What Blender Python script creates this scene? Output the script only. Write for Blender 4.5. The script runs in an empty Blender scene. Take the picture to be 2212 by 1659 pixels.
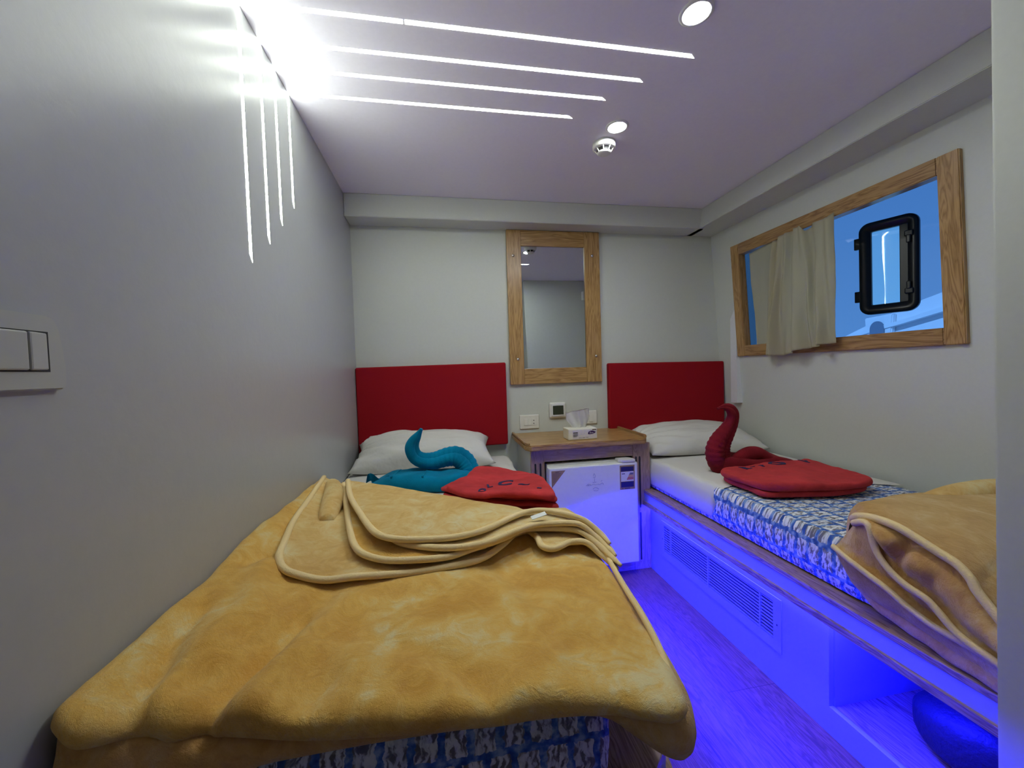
import bpy, bmesh, math, random
from math import sin, cos, pi, exp, sqrt, atan2, radians
from mathutils import Vector, Matrix, noise
from mathutils.geometry import delaunay_2d_cdt
random.seed(4)
SC = bpy.context.scene
COL = SC.collection

# ------------------------------------------------------------------ materials
def new_mat(name):
    m = bpy.data.materials.new(name); m.use_nodes = True
    nt = m.node_tree; b = nt.nodes['Principled BSDF']
    return m, nt, b
def N(nt, t, **kw):
    n = nt.nodes.new(t)
    for k, v in kw.items(): setattr(n, k, v)
    return n
def coords(nt, scale=(1, 1, 1), kind='Object', rot=(0, 0, 0)):
    tc = N(nt, 'ShaderNodeTexCoord'); mp = N(nt, 'ShaderNodeMapping')
    mp.inputs['Scale'].default_value = scale; mp.inputs['Rotation'].default_value = rot
    nt.links.new(tc.outputs[kind], mp.inputs['Vector']); return mp.outputs['Vector']
def noise_tex(nt, vec, scale, detail=4, rough=.55, dist=0):
    n = N(nt, 'ShaderNodeTexNoise'); n.inputs['Scale'].default_value = scale
    n.inputs['Detail'].default_value = detail; n.inputs['Roughness'].default_value = rough
    n.inputs['Distortion'].default_value = dist
    nt.links.new(vec, n.inputs['Vector']); return n.outputs['Fac']
def ramp(nt, fac, stops):
    r = N(nt, 'ShaderNodeValToRGB'); e = r.color_ramp.elements
    while len(e) < len(stops): e.new(.5)
    for i, (p, c) in enumerate(stops):
        e[i].position = p; e[i].color = (c[0], c[1], c[2], 1)
    nt.links.new(fac, r.inputs['Fac']); return r.outputs['Color']
def bump(nt, b, h, strength=.3, dist=.01):
    n = N(nt, 'ShaderNodeBump'); n.inputs['Strength'].default_value = strength
    n.inputs['Distance'].default_value = dist
    nt.links.new(h, n.inputs['Height']); nt.links.new(n.outputs['Normal'], b.inputs['Normal'])
def plain(name, col, rough=.5, metal=0, spec=.5, coat=0, bumps=None):
    m, nt, b = new_mat(name)
    b.inputs['Base Color'].default_value = (*col, 1); b.inputs['Roughness'].default_value = rough
    b.inputs['Metallic'].default_value = metal; b.inputs['Specular IOR Level'].default_value = spec
    b.inputs['Coat Weight'].default_value = coat
    v = coords(nt)
    f = noise_tex(nt, v, bumps[0] if bumps else 60, 3)
    mixc = ramp(nt, f, [(.3, tuple(c * .97 for c in col)), (.7, col)])
    nt.links.new(mixc, b.inputs['Base Color'])
    if bumps: bump(nt, b, f, bumps[1], bumps[2])
    return m
def emit(name, col, strength):
    m, nt, b = new_mat(name)
    b.inputs['Base Color'].default_value = (0, 0, 0, 1)
    b.inputs['Emission Color'].default_value = (*col, 1); b.inputs['Emission Strength'].default_value = strength
    return m
def wood(name, dark, mid, light, axis='Z', rough=.35, scale=1.0, coat=.2):
    # long straight oak grain along one axis
    m, nt, b = new_mat(name)
    s = {'X': (1.1, 14, 14), 'Y': (14, 1.1, 14), 'Z': (14, 14, 1.1)}[axis]
    v = coords(nt, tuple(c * scale for c in s))
    f = noise_tex(nt, v, 2.2, 3, .5, .9)
    w = N(nt, 'ShaderNodeMath', operation='MULTIPLY'); w.inputs[1].default_value = 7
    nt.links.new(f, w.inputs[0])
    fr = N(nt, 'ShaderNodeMath', operation='PINGPONG'); fr.inputs[1].default_value = .5
    nt.links.new(w.outputs[0], fr.inputs[0])
    s2 = {'X': (3, 130, 130), 'Y': (130, 3, 130), 'Z': (130, 130, 3)}[axis]
    f2 = noise_tex(nt, coords(nt, s2), 2.5, 2, .6)
    mx = N(nt, 'ShaderNodeMath', operation='MULTIPLY_ADD'); mx.inputs[1].default_value = .35
    nt.links.new(f2, mx.inputs[0]); nt.links.new(fr.outputs[0], mx.inputs[2])
    c = ramp(nt, mx.outputs[0], [(.12, dark), (.34, mid), (.62, light)])
    nt.links.new(c, b.inputs['Base Color'])
    b.inputs['Roughness'].default_value = rough; b.inputs['Coat Weight'].default_value = coat
    b.inputs['Coat Roughness'].default_value = .2
    bump(nt, b, mx.outputs[0], .12, .002)
    return m

M = {}
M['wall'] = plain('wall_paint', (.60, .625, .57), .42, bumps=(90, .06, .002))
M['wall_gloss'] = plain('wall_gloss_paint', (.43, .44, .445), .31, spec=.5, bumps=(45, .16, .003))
M['ceiling'] = plain('ceiling_bounce_tint', (.88, .85, .95), .5, bumps=(80, .05, .002))  # white ceiling; the lavender cast paints in bounce from the blue LEDs
M['white'] = plain('white_lacquer', (.72, .72, .72), .35)
M['panel'] = plain('blue_lit_panel', (.32, .33, .44), .4)  # blue cast of the under-bed LED light is put into this colour
M['plastic'] = plain('white_plastic', (.78, .78, .72), .35)
M['plate_grey'] = plain('pale_grey_plastic', (.46, .47, .43), .4)
M['fridge'] = plain('fridge_enamel', (.80, .82, .82), .32)
M['grey_gap'] = plain('shadow_gap_black', (.02, .02, .02), .7)
M['oak'] = wood('oak_upright', (.24, .125, .035), (.37, .21, .07), (.47, .29, .11), 'Z')
M['oak_x'] = wood('oak_across', (.24, .125, .035), (.37, .21, .07), (.47, .29, .11), 'X')
M['oak_y'] = wood('oak_along', (.20, .105, .035), (.32, .18, .065), (.41, .25, .10), 'Y')
M['cab_z'] = wood('cabinet_wood_upright', (.26, .16, .10), (.37, .25, .16), (.45, .32, .21), 'Z', .4, 1.6)
M['cab_x'] = wood('cabinet_wood_across', (.26, .16, .10), (.37, .25, .16), (.45, .32, .21), 'X', .4, 1.6)
M['trim_y'] = wood('bed_trim_wood', (.13, .07, .045), (.27, .165, .11), (.38, .26, .19), 'Y', .4, 1.6)
M['red_fabric'] = plain('crimson_fabric', (.30, .004, .010), .85, spec=.2, bumps=(420, .35, .002))
M['sheet'] = plain('white_sheet', (.66, .65, .62), .85, spec=.2, bumps=(9, .25, .02))
M['pillow'] = plain('pillow_cotton', (.66, .65, .61), .85, spec=.2, bumps=(12, .35, .02))
M['curtain'] = plain('beige_curtain_cloth', (.68, .63, .44), .9, spec=.15, bumps=(500, .25, .002))
M['black'] = plain('black_plastic', (.008, .009, .012), .35)
M['bag'] = plain('black_nylon', (.012, .012, .014), .6, bumps=(60, .4, .01))
M['metal'] = plain('satin_steel', (.6, .58, .55), .25, 1)
M['lcd'] = plain('lcd_glass', (.035, .045, .03), .2)
M['tissue'] = plain('tissue_paper', (.90, .90, .88), .9, bumps=(30, .3, .01))
M['box'] = plain('tissue_box_card', (.74, .72, .60), .6)
M['box_side'] = plain('tissue_box_pale', (.66, .63, .68), .6)
M['ink'] = plain('dark_ink', (.03, .03, .035), .7)
M['purple'] = plain('purple_print', (.045, .012, .10), .6)
M['brownp'] = plain('brown_print', (.14, .09, .04), .6)
M['kraft'] = plain('kraft_sticker', (.36, .24, .12), .6)
M['navy'] = plain('navy_print', (.015, .015, .11), .6)
M['paper'] = plain('sticker_white', (.75, .75, .8), .5)
M['redp'] = plain('red_print', (.5, .08, .07), .6)
M['orangep'] = plain('orange_print', (.6, .30, .12), .6)
M['emboss'] = plain('embossed_print', (.42, .44, .56), .5)
M['embroider'] = plain('navy_thread', (.012, .010, .07), .8)
M['binding'] = plain('blanket_binding', (.80, .62, .32), .9, spec=.15, bumps=(260, .4, .003))
M['label'] = plain('white_satin_label', (.75, .78, .76), .6)
M['recess_grey'] = plain('recess_grey', (.16, .20, .27), .6)
M['hull'] = plain('white_gelcoat', (.75, .77, .8), .4)
M['led_white'] = emit('led_white', (.93, 1.0, .88), 23)
M['downlight'] = emit('downlight_glow', (.93, .98, 1.0), 250)
M['led_blue_bright'] = emit('led_blue_bright', (.006, .006, 1.0), 720)
M['led_blue'] = emit('led_blue', (.006, .006, 1.0), 560)
M['mirror'] = plain('mirror_silver', (.62, .66, .66), .015, 1)

def terry(name, col):
    m, nt, b = new_mat(name)
    v = coords(nt); f = noise_tex(nt, v, 260, 3, .7); g = noise_tex(nt, v, 11, 4, .6)
    c = ramp(nt, g, [(.3, tuple(k * .72 for k in col)), (.72, tuple(min(1, k * 1.15) for k in col))])
    nt.links.new(c, b.inputs['Base Color'])
    b.inputs['Roughness'].default_value = .95; b.inputs['Specular IOR Level'].default_value = .1
    b.inputs['Sheen Weight'].default_value = .35; b.inputs['Sheen Roughness'].default_value = .5
    b.inputs['Sheen Tint'].default_value = (*[min(1, k * 1.5 + .1) for k in col], 1)
    bump(nt, b, f, .5, .004); return m
M['terry_red'] = terry('terry_red', (.52, .045, .05))
M['terry_maroon'] = terry('terry_maroon', (.20, .010, .018))
M['terry_teal'] = terry('terry_teal', (.0, .20, .36))

def plush(name, dark, mid, light, pile):
    m, nt, b = new_mat(name)
    v = coords(nt)
    g = noise_tex(nt, v, 4.5, 6, .6, 1.0)          # pile brushed in different directions
    h = noise_tex(nt, v, 19, 5, .62, 1.8)
    a = N(nt, 'ShaderNodeMath', operation='MULTIPLY_ADD'); a.inputs[1].default_value = .55
    nt.links.new(h, a.inputs[0]); nt.links.new(g, a.inputs[2])
    c = ramp(nt, a.outputs[0], [(.62, dark), (.76, mid), (.86, light), (.98, pile)])
    nt.links.new(c, b.inputs['Base Color'])
    b.inputs['Roughness'].default_value = .9; b.inputs['Specular IOR Level'].default_value = .15
    b.inputs['Sheen Weight'].default_value = .8; b.inputs['Sheen Roughness'].default_value = .35
    b.inputs['Sheen Tint'].default_value = (1, .85, .5, 1)
    f = noise_tex(nt, v, 210, 4, .8, .8)
    k = N(nt, 'ShaderNodeMath', operation='MULTIPLY_ADD'); k.inputs[1].default_value = .5
    nt.links.new(f, k.inputs[0]); nt.links.new(h, k.inputs[2])
    bump(nt, b, k.outputs[0], .6, .011); return m
M['plush'] = plush('golden_plush', (.76, .40, .075), (.88, .52, .115), (.91, .61, .19), (.93, .77, .40))
M['plush_light'] = plush('pale_golden_plush', (.74, .44, .13), (.84, .56, .20), (.88, .66, .29), (.92, .78, .47))
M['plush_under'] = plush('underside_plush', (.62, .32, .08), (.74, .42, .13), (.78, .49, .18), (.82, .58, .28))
M['plush_tan'] = plush('tan_plush', (.52, .28, .085), (.62, .36, .125), (.68, .44, .18), (.76, .57, .32))

def patterned(name, uax, vax):
    # blue mattress ticking printed with rows of pale scribbled blocks
    m, nt, b = new_mat(name)
    tc = N(nt, 'ShaderNodeTexCoord'); sx = N(nt, 'ShaderNodeSeparateXYZ'); nt.links.new(tc.outputs['Object'], sx.inputs[0])
    def axis(spec):
        prev = None
        for ax, sgn in spec:
            mu = N(nt, 'ShaderNodeMath', operation='MULTIPLY'); mu.inputs[1].default_value = sgn
            nt.links.new(sx.outputs[ax], mu.inputs[0])
            if prev is None: prev = mu.outputs[0]
            else:
                ad = N(nt, 'ShaderNodeMath', operation='ADD'); nt.links.new(prev, ad.inputs[0]); nt.links.new(mu.outputs[0], ad.inputs[1]); prev = ad.outputs[0]
        return prev
    cb = N(nt, 'ShaderNodeCombineXYZ'); nt.links.new(axis(uax), cb.inputs[0]); nt.links.new(axis(vax), cb.inputs[1])
    wob = N(nt, 'ShaderNodeTexNoise'); wob.inputs['Scale'].default_value = 60; wob.inputs['Detail'].default_value = 3
    nt.links.new(cb.outputs[0], wob.inputs['Vector'])
    mixv = N(nt, 'ShaderNodeMix', data_type='VECTOR', blend_type='MIX') if False else None
    sub = N(nt, 'ShaderNodeVectorMath', operation='SUBTRACT'); sub.inputs[1].default_value = (.5, .5, .5)
    nt.links.new(wob.outputs['Color'], sub.inputs[0])
    scl = N(nt, 'ShaderNodeVectorMath', operation='SCALE'); scl.inputs['Scale'].default_value = .016
    nt.links.new(sub.outputs[0], scl.inputs[0])
    add = N(nt, 'ShaderNodeVectorMath', operation='ADD'); nt.links.new(cb.outputs[0], add.inputs[0]); nt.links.new(scl.outputs[0], add.inputs[1])
    br = N(nt, 'ShaderNodeTexBrick'); br.offset = .5
    br.inputs['Scale'].default_value = 1; br.inputs['Brick Width'].default_value = .044; br.inputs['Row Height'].default_value = .072
    br.inputs['Mortar Size'].default_value = .0065; br.inputs['Mortar Smooth'].default_value = .2
    br.inputs['Color1'].default_value = (1, 1, 1, 1); br.inputs['Color2'].default_value = (.8, .8, .8, 1); br.inputs['Mortar'].default_value = (0, 0, 0, 1)
    nt.links.new(add.outputs[0], br.inputs['Vector'])
    mp = N(nt, 'ShaderNodeMapping'); mp.inputs['Scale'].default_value = (130, 42, 1); nt.links.new(add.outputs[0], mp.inputs['Vector'])
    st = N(nt, 'ShaderNodeTexNoise'); st.inputs['Scale'].default_value = 1; st.inputs['Detail'].default_value = 2
    nt.links.new(mp.outputs[0], st.inputs['Vector'])
    scr = ramp(nt, st.outputs['Fac'], [(.40, (.16, .15, .16)), (.46, (.34, .33, .34)), (.50, (.62, .66, .72)), (.60, (.84, .86, .88))])
    bl = N(nt, 'ShaderNodeTexNoise'); bl.inputs['Scale'].default_value = 55; bl.inputs['Detail'].default_value = 3
    nt.links.new(cb.outputs[0], bl.inputs['Vector'])
    blue = ramp(nt, bl.outputs['Fac'], [(.36, (.03, .08, .32)), (.5, (.07, .17, .52)), (.66, (.30, .44, .68))])
    mx = N(nt, 'ShaderNodeMix', data_type='RGBA')
    nt.links.new(br.outputs['Color'], mx.inputs[0]); nt.links.new(blue, mx.inputs[6]); nt.links.new(scr, mx.inputs[7])
    nt.links.new(mx.outputs[2], b.inputs['Base Color'])
    b.inputs['Roughness'].default_value = .8; b.inputs['Specular IOR Level'].default_value = .2
    return m
M['tick_side'] = patterned('blue_ticking_lengthwise', [('Y', 1)], [('X', 1), ('Z', -1)])
M['tick_foot'] = patterned('blue_ticking_crosswise', [('X', 1)], [('Z', 1), ('Y', 1)])

def floor_mat():
    m, nt, b = new_mat('laminate_floor')
    tc = N(nt, 'ShaderNodeTexCoord'); mp = N(nt, 'ShaderNodeMapping'); mp.inputs['Rotation'].default_value = (0, 0, pi / 2)
    nt.links.new(tc.outputs['Object'], mp.inputs[0])
    br = N(nt, 'ShaderNodeTexBrick'); br.inputs['Scale'].default_value = 1; br.inputs['Brick Width'].default_value = 1.2
    br.inputs['Row Height'].default_value = .19; br.inputs['Mortar Size'].default_value = .0012
    br.inputs['Color1'].default_value = (.9, .9, .9, 1); br.inputs['Color2'].default_value = (1.1, 1.1, 1.1, 1); br.inputs['Mortar'].default_value = (.35, .3, .3, 1)
    nt.links.new(mp.outputs[0], br.inputs['Vector'])
    v = coords(nt, (13, 1.0, 1)); f = noise_tex(nt, v, 2.6, 3, .55, 1.1)
    w = N(nt, 'ShaderNodeMath', operation='MULTIPLY'); w.inputs[1].default_value = 9; nt.links.new(f, w.inputs[0])
    pp = N(nt, 'ShaderNodeMath', operation='PINGPONG'); pp.inputs[1].default_value = .5; nt.links.new(w.outputs[0], pp.inputs[0])
    f2 = noise_tex(nt, coords(nt, (120, 3, 1)), 2, 2)
    a = N(nt, 'ShaderNodeMath', operation='MULTIPLY_ADD'); a.inputs[1].default_value = .5
    nt.links.new(f2, a.inputs[0]); nt.links.new(pp.outputs[0], a.inputs[2])
    c = ramp(nt, a.outputs[0], [(.2, (.08, .034, .018)), (.45, (.15, .062, .030)), (.7, (.21, .092, .046))])
    mx = N(nt, 'ShaderNodeMix', data_type='RGBA', blend_type='MULTIPLY'); mx.inputs[0].default_value = 1
    nt.links.new(c, mx.inputs[6]); nt.links.new(br.outputs['Color'], mx.inputs[7]); nt.links.new(mx.outputs[2], b.inputs['Base Color'])
    b.inputs['Roughness'].default_value = .3; b.inputs['Specular IOR Level'].default_value = .5
    bump(nt, b, a.outputs[0], .08, .002); return m
M['floor'] = floor_mat()

def glass_mat(name, tint, refl=.9):
    # thin pane: tinted see-through plus a clear surface reflection
    m, nt, b = new_mat(name); nt.nodes.remove(b)
    out = [n for n in nt.nodes if n.type == 'OUTPUT_MATERIAL'][0]
    tr = N(nt, 'ShaderNodeBsdfTransparent'); tr.inputs[0].default_value = (*tint, 1)
    gl = N(nt, 'ShaderNodeBsdfGlossy'); gl.inputs['Roughness'].default_value = .02; gl.inputs[0].default_value = (refl, refl, refl, 1)
    fr = N(nt, 'ShaderNodeFresnel'); fr.inputs['IOR'].default_value = 1.5
    mx = N(nt, 'ShaderNodeMixShader'); nt.links.new(fr.outputs[0], mx.inputs[0]); nt.links.new(tr.outputs[0], mx.inputs[1]); nt.links.new(gl.outputs[0], mx.inputs[2])
    nt.links.new(mx.outputs[0], out.inputs[0]); return m
M['glass_blue'] = glass_mat('blue_tinted_glass', (.42, .63, .88))
M['glass_port'] = glass_mat('porthole_glass', (.50, .78, 1.0))

# ------------------------------------------------------------------ mesh helpers
def link(name, me, mat=None, parent=None, smooth=False):
    o = bpy.data.objects.new(name, me); COL.objects.link(o)
    if mat: me.materials.append(M[mat] if isinstance(mat, str) else mat)
    if smooth:
        for p in me.polygons: p.use_smooth = True
    if parent: o.parent = parent
    return o
def obj(name, bm, mat=None, parent=None, smooth=False):
    bmesh.ops.recalc_face_normals(bm, faces=bm.faces)
    me = bpy.data.meshes.new(name); bm.to_mesh(me); bm.free()
    return link(name, me, mat, parent, smooth)
def thing(name, label=None, cat=None, loc=(0, 0, 0), group=None, kind=None):
    o = bpy.data.objects.new(name, None); COL.objects.link(o); o.empty_display_size = .05
    tag(o, label, cat, group, kind); o.location = loc
    ORIG[o.name] = Vector(loc); return o
ORIG = {}
def tag(o, label=None, cat=None, group=None, kind=None):
    if label: o['label'] = label
    if cat: o['category'] = cat
    if group: o['group'] = group
    if kind: o['kind'] = kind
    return o
def place(parent):
    # geometry is written in room coordinates; bring children back to them when the parent has a base point
    for c in parent.children: c.location = -ORIG[parent.name]
def box(bm, lo, hi, bev=0, seg=2, M4=None):
    r = bmesh.ops.create_cube(bm, size=1); vs = r['verts']
    for v in vs:
        v.co = Vector((lo[i] + (v.co[i] + .5) * (hi[i] - lo[i]) for i in range(3)))
    if bev:
        es = list({e for v in vs for e in v.link_edges})
        rr = bmesh.ops.bevel(bm, geom=es, offset=bev, segments=seg, affect='EDGES', profile=.5)
        vs = list({v for f in rr['faces'] for v in f.verts} | {v for v in vs if v.is_valid})
    if M4:
        for v in vs: v.co = M4 @ v.co
    return vs
def boxes(name, mat, parent, *bs, smooth=False):
    bm = bmesh.new()
    for b in bs: box(bm, *b)
    return obj(name, bm, mat, parent, smooth)
def prism(bm, pts, z0, z1, axis='Z', bev=0):
    # polygon extruded along an axis; pts are the two other coordinates
    def P(a, b, h):
        return {'Z': (a, b, h), 'Y': (a, h, b), 'X': (h, a, b)}[axis]
    lo = [bm.verts.new(P(a, b, z0)) for a, b in pts]; hi = [bm.verts.new(P(a, b, z1)) for a, b in pts]
    n = len(pts); fs = [bm.faces.new(lo), bm.faces.new(hi[::-1])]
    for i in range(n): fs.append(bm.faces.new((lo[i], lo[(i + 1) % n], hi[(i + 1) % n], hi[i])))
    if bev:
        es = list({e for f in fs for e in f.edges}); bmesh.ops.bevel(bm, geom=es, offset=bev, segments=2, affect='EDGES')
    return lo + hi
def catmull(P, n=8, closed=False):
    P = [Vector(p) for p in P]; out = []; L = len(P)
    rng = range(L if closed else L - 1)
    for i in rng:
        if closed: p0, p1, p2, p3 = P[(i - 1) % L], P[i], P[(i + 1) % L], P[(i + 2) % L]
        else: p0, p1, p2, p3 = P[max(i - 1, 0)], P[i], P[i + 1], P[min(i + 2, L - 1)]
        for k in range(n):
            t = k / n
            out.append(.5 * ((2 * p1) + (p2 - p0) * t + (2 * p0 - 5 * p1 + 4 * p2 - p3) * t * t + (3 * p1 - p0 - 3 * p2 + p3) * t ** 3))
    if not closed: out.append(P[-1])
    return out
def resample(P, n):
    P = [Vector(p) for p in P]; d = [0]
    for a, b in zip(P, P[1:]): d.append(d[-1] + (b - a).length)
    out = []; j = 0
    for k in range(n):
        s = d[-1] * k / (n - 1)
        while j < len(P) - 2 and d[j + 1] < s: j += 1
        L = d[j + 1] - d[j] or 1; out.append(P[j].lerp(P[j + 1], min(1, (s - d[j]) / L)))
    return out
def tube(bm, path, rad, ns=12, closed=False, sect=None, up=Vector((0, 0, 1)), sq=(1, 1)):
    # path of points, radius number / list / function of 0..1
    n = len(path); rings = []
    for i, p in enumerate(path):
        a = path[(i - 1) % n] if (closed or i) else p; b = path[(i + 1) % n] if (closed or i < n - 1) else p
        t = (b - a).normalized(); x = t.cross(up)
        if x.length < 1e-3: x = t.cross(Vector((0, 1, 0)))
        x.normalize(); y = x.cross(t).normalized()
        r = rad(i / (n - 1)) if callable(rad) else (rad[i] if isinstance(rad, (list, tuple)) else rad)
        ring = []
        for k in range(ns):
            th = 2 * pi * k / ns; s = sect(th) if sect else 1
            ring.append(bm.verts.new(p + x * cos(th) * r * s * sq[0] + y * sin(th) * r * s * sq[1]))
        rings.append(ring)
    m = n if closed else n - 1
    for i in range(m):
        A, B = rings[i], rings[(i + 1) % n]
        for k in range(ns): bm.faces.new((A[k], A[(k + 1) % ns], B[(k + 1) % ns], B[k]))
    if not closed:
        bm.faces.new(rings[0][::-1]); bm.faces.new(rings[-1])
def grid_surface(bm, rows):
    V = [[bm.verts.new(p) for p in r] for r in rows]
    for i in range(len(V) - 1):
        for j in range(len(V[0]) - 1): bm.faces.new((V[i][j], V[i][j + 1], V[i + 1][j + 1], V[i + 1][j]))
    return V
def inside(p, poly):
    x, y = p; c = False; n = len(poly); j = n - 1
    for i in range(n):
        xi, yi = poly[i]; xj, yj = poly[j]
        if (yi > y) != (yj > y) and x < (xj - xi) * (y - yi) / (yj - yi) + xi: c = not c
        j = i
    return c
def edge_dist(p, poly, closed=True):
    best = 9; n = len(poly)
    for i in range(n if closed else n - 1):
        ax, ay = poly[i]; bx, by = poly[(i + 1) % n]
        dx, dy = bx - ax, by - ay; L = dx * dx + dy * dy or 1e-12
        t = max(0, min(1, ((p[0] - ax) * dx + (p[1] - ay) * dy) / L))
        d = (p[0] - ax - t * dx) ** 2 + (p[1] - ay - t * dy) ** 2
        if d < best: best = d
    return sqrt(best)
def slab(bm, outline, top, bottom, r, step, rb=None):
    # cushion-like sheet: top(x,y) and bottom(x,y) heights meet in a rounded rim along the outline
    rb = rb or r; n0 = len(outline); pts = []
    for i in range(n0):
        a = Vector(outline[i]); b = Vector(outline[(i + 1) % n0]); k = max(1, int((b - a).length / step))
        for j in range(k): pts.append(a.lerp(b, j / k))
    nb = len(pts); poly = [(p.x, p.y) for p in pts]
    xs = [p[0] for p in poly]; ys = [p[1] for p in poly]
    # thin rings near the rim keep it round
    allp = [Vector(p) for p in poly]
    cand = []
    yy = min(ys); row = 0
    while yy < max(ys):
        xx = min(xs) + (step / 2 if row % 2 else 0)
        while xx < max(xs):
            cand.append((xx, yy)); xx += step
        yy += step * .87; row += 1
    rim = []
    for i in range(nb):
        a = pts[i - 1]; b = pts[(i + 1) % nb]; t = (b - a)
        if t.length < 1e-9: continue
        t.normalize(); nrm = Vector((-t.y, t.x))
        for q in (.12, .4, .75):
            c = pts[i] + nrm * r * q
            if not inside((c.x, c.y), poly): c = pts[i] - nrm * r * q
            if inside((c.x, c.y), poly) and edge_dist((c.x, c.y), poly) > r * q * .8: rim.append((c.x, c.y))
    for p in rim: allp.append(Vector(p))
    for p in cand:
        if inside(p, poly) and edge_dist(p, poly) > r * .75 + step * .45: allp.append(Vector(p))
    V, E_, F, *_ = delaunay_2d_cdt(allp, [(i, (i + 1) % nb) for i in range(nb)], [], 1, 1e-6)
    T, B = [], []
    for v in V:
        d = edge_dist((v.x, v.y), poly); zt = top(v.x, v.y); zb = bottom(v.x, v.y); zm = (zt * .45 + zb * .55)
        k = min(1, d / r); kt = sqrt(max(0, 1 - (1 - k) ** 2)); k2 = min(1, d / rb); kb = sqrt(max(0, 1 - (1 - k2) ** 2))
        T.append(bm.verts.new((v.x, v.y, zm + (zt - zm) * kt)))
        if d < 1e-5: B.append(T[-1])
        else: B.append(bm.verts.new((v.x, v.y, zm + (zb - zm) * kb)))
    for f in F:
        c = sum((V[i] for i in f), Vector((0, 0))) / len(f)
        if not inside((c.x, c.y), poly): continue
        try:
            bm.faces.new([T[i] for i in f])
            if any(T[i] is not B[i] for i in f): bm.faces.new([B[i] for i in reversed(f)])
        except ValueError: pass
def nz(x, y, s, seed=0): return noise.noise(Vector((x * s + seed * 7.3, y * s - seed * 3.1, seed * 1.7)))
def smoothstep(a, b, x):
    t = max(0, min(1, (x - a) / (b - a))); return t * t * (3 - 2 * t)
def text_mesh(name, s, mat, parent, size, M4, extrude=.0004, shear=0, offset=0):
    cu = bpy.data.curves.new(name + '_c', 'FONT'); cu.body = s; cu.size = size; cu.extrude = extrude; cu.shear = shear
    cu.align_x = 'CENTER'; cu.align_y = 'CENTER'; cu.offset = offset
    t = bpy.data.objects.new(name + '_t', cu); COL.objects.link(t)
    dg = bpy.context.evaluated_depsgraph_get(); me = bpy.data.meshes.new_from_object(t.evaluated_get(dg))
    bpy.data.objects.remove(t); bpy.data.curves.remove(cu)
    me.transform(M4); me.materials.clear()
    return link(name, me, mat, parent)

# ------------------------------------------------------------------ room shell
ZC = 2.157; XL = -.50; YB = 2.45; YF = -1.25
TILT = .065
def wx(z): return 1.847 + (2.035 - z) * TILT          # inner face of the leaning window wall
def struct(name, bm, mat, smooth=False):
    o = obj(name, bm, mat, None, smooth); o['kind'] = 'structure'; return o
bm = bmesh.new(); box(bm, (-.7, YF - .2, -.06), (2.5, 2.7, 0)); struct('floor', bm, 'floor')
bm = bmesh.new(); box(bm, (-.7, YF - .2, ZC), (2.05, 2.7, ZC + .06)); struct('ceiling', bm, 'ceiling')
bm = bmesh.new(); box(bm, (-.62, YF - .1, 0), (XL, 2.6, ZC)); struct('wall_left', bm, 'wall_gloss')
bm = bmesh.new(); box(bm, (-.62, YB, 0), (2.2, 2.6, ZC)); struct('wall_back', bm, 'wall')
bm = bmesh.new(); box(bm, (-.62, YF - .1, 0), (1.3, YF, ZC)); struct('wall_front', bm, 'wall')
# soffit running round the back and the window side
bm = bmesh.new(); box(bm, (XL, 2.307, 2.03), (1.70, YB, ZC), .004, 1); struct('trim_1', bm, 'wall')
bm = bmesh.new(); prism(bm, [(1.68, ZC), (1.66, 2.03), (1.90, 2.03), (1.90, ZC)], .66, YB, 'Y', .003); struct('trim_2', bm, 'wall')
# partition on the right, close to the viewer
bm = bmesh.new(); prism(bm, [(.984, 0), (.924, ZC), (2.3, ZC), (2.3, 0)], YF - .1, .535, 'Y', .006)
struct('wall_right', bm, 'wall')
spk = boxes('wall_speaker', 'plastic', None, ((1.60, .5355, 1.93), (1.70, .58, 2.03), .006)); tag(spk, 'small white box high on the wall facing the mirror, seen only in it', 'speaker')
# leaning window wall with its opening
WY0, WY1, WZ0, WZ1 = 1.165, 2.215, 1.235, 1.87
bm = bmesh.new()
def wslab(y0, y1, z0, z1):
    vs = []
    for y in (y0, y1):
        for (dx, z) in ((0, z0), (0, z1), (.05, z1), (.05, z0)): vs.append(bm.verts.new((wx(z) + dx, y, z)))
    for f in ((0, 1, 2, 3), (7, 6, 5, 4), (0, 4, 5, 1), (1, 5, 6, 2), (2, 6, 7, 3), (3, 7, 4, 0)): bm.faces.new([vs[i] for i in f])
wslab(.52, WY0, 0, ZC); wslab(WY1, 2.6, 0, ZC); wslab(WY0, WY1, 0, WZ0); wslab(WY0, WY1, WZ1, ZC)
struct('wall_window', bm, 'wall')
# void between the wall and the outer glass
n_g = Vector((-.9203, -.3891, -.04)).normalized(); p_g = Vector((2.0, 2.1, 1.5))
def gx(y, z): return p_g.x - (n_g.y * (y - p_g.y) + n_g.z * (z - p_g.z)) / n_g.x
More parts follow.
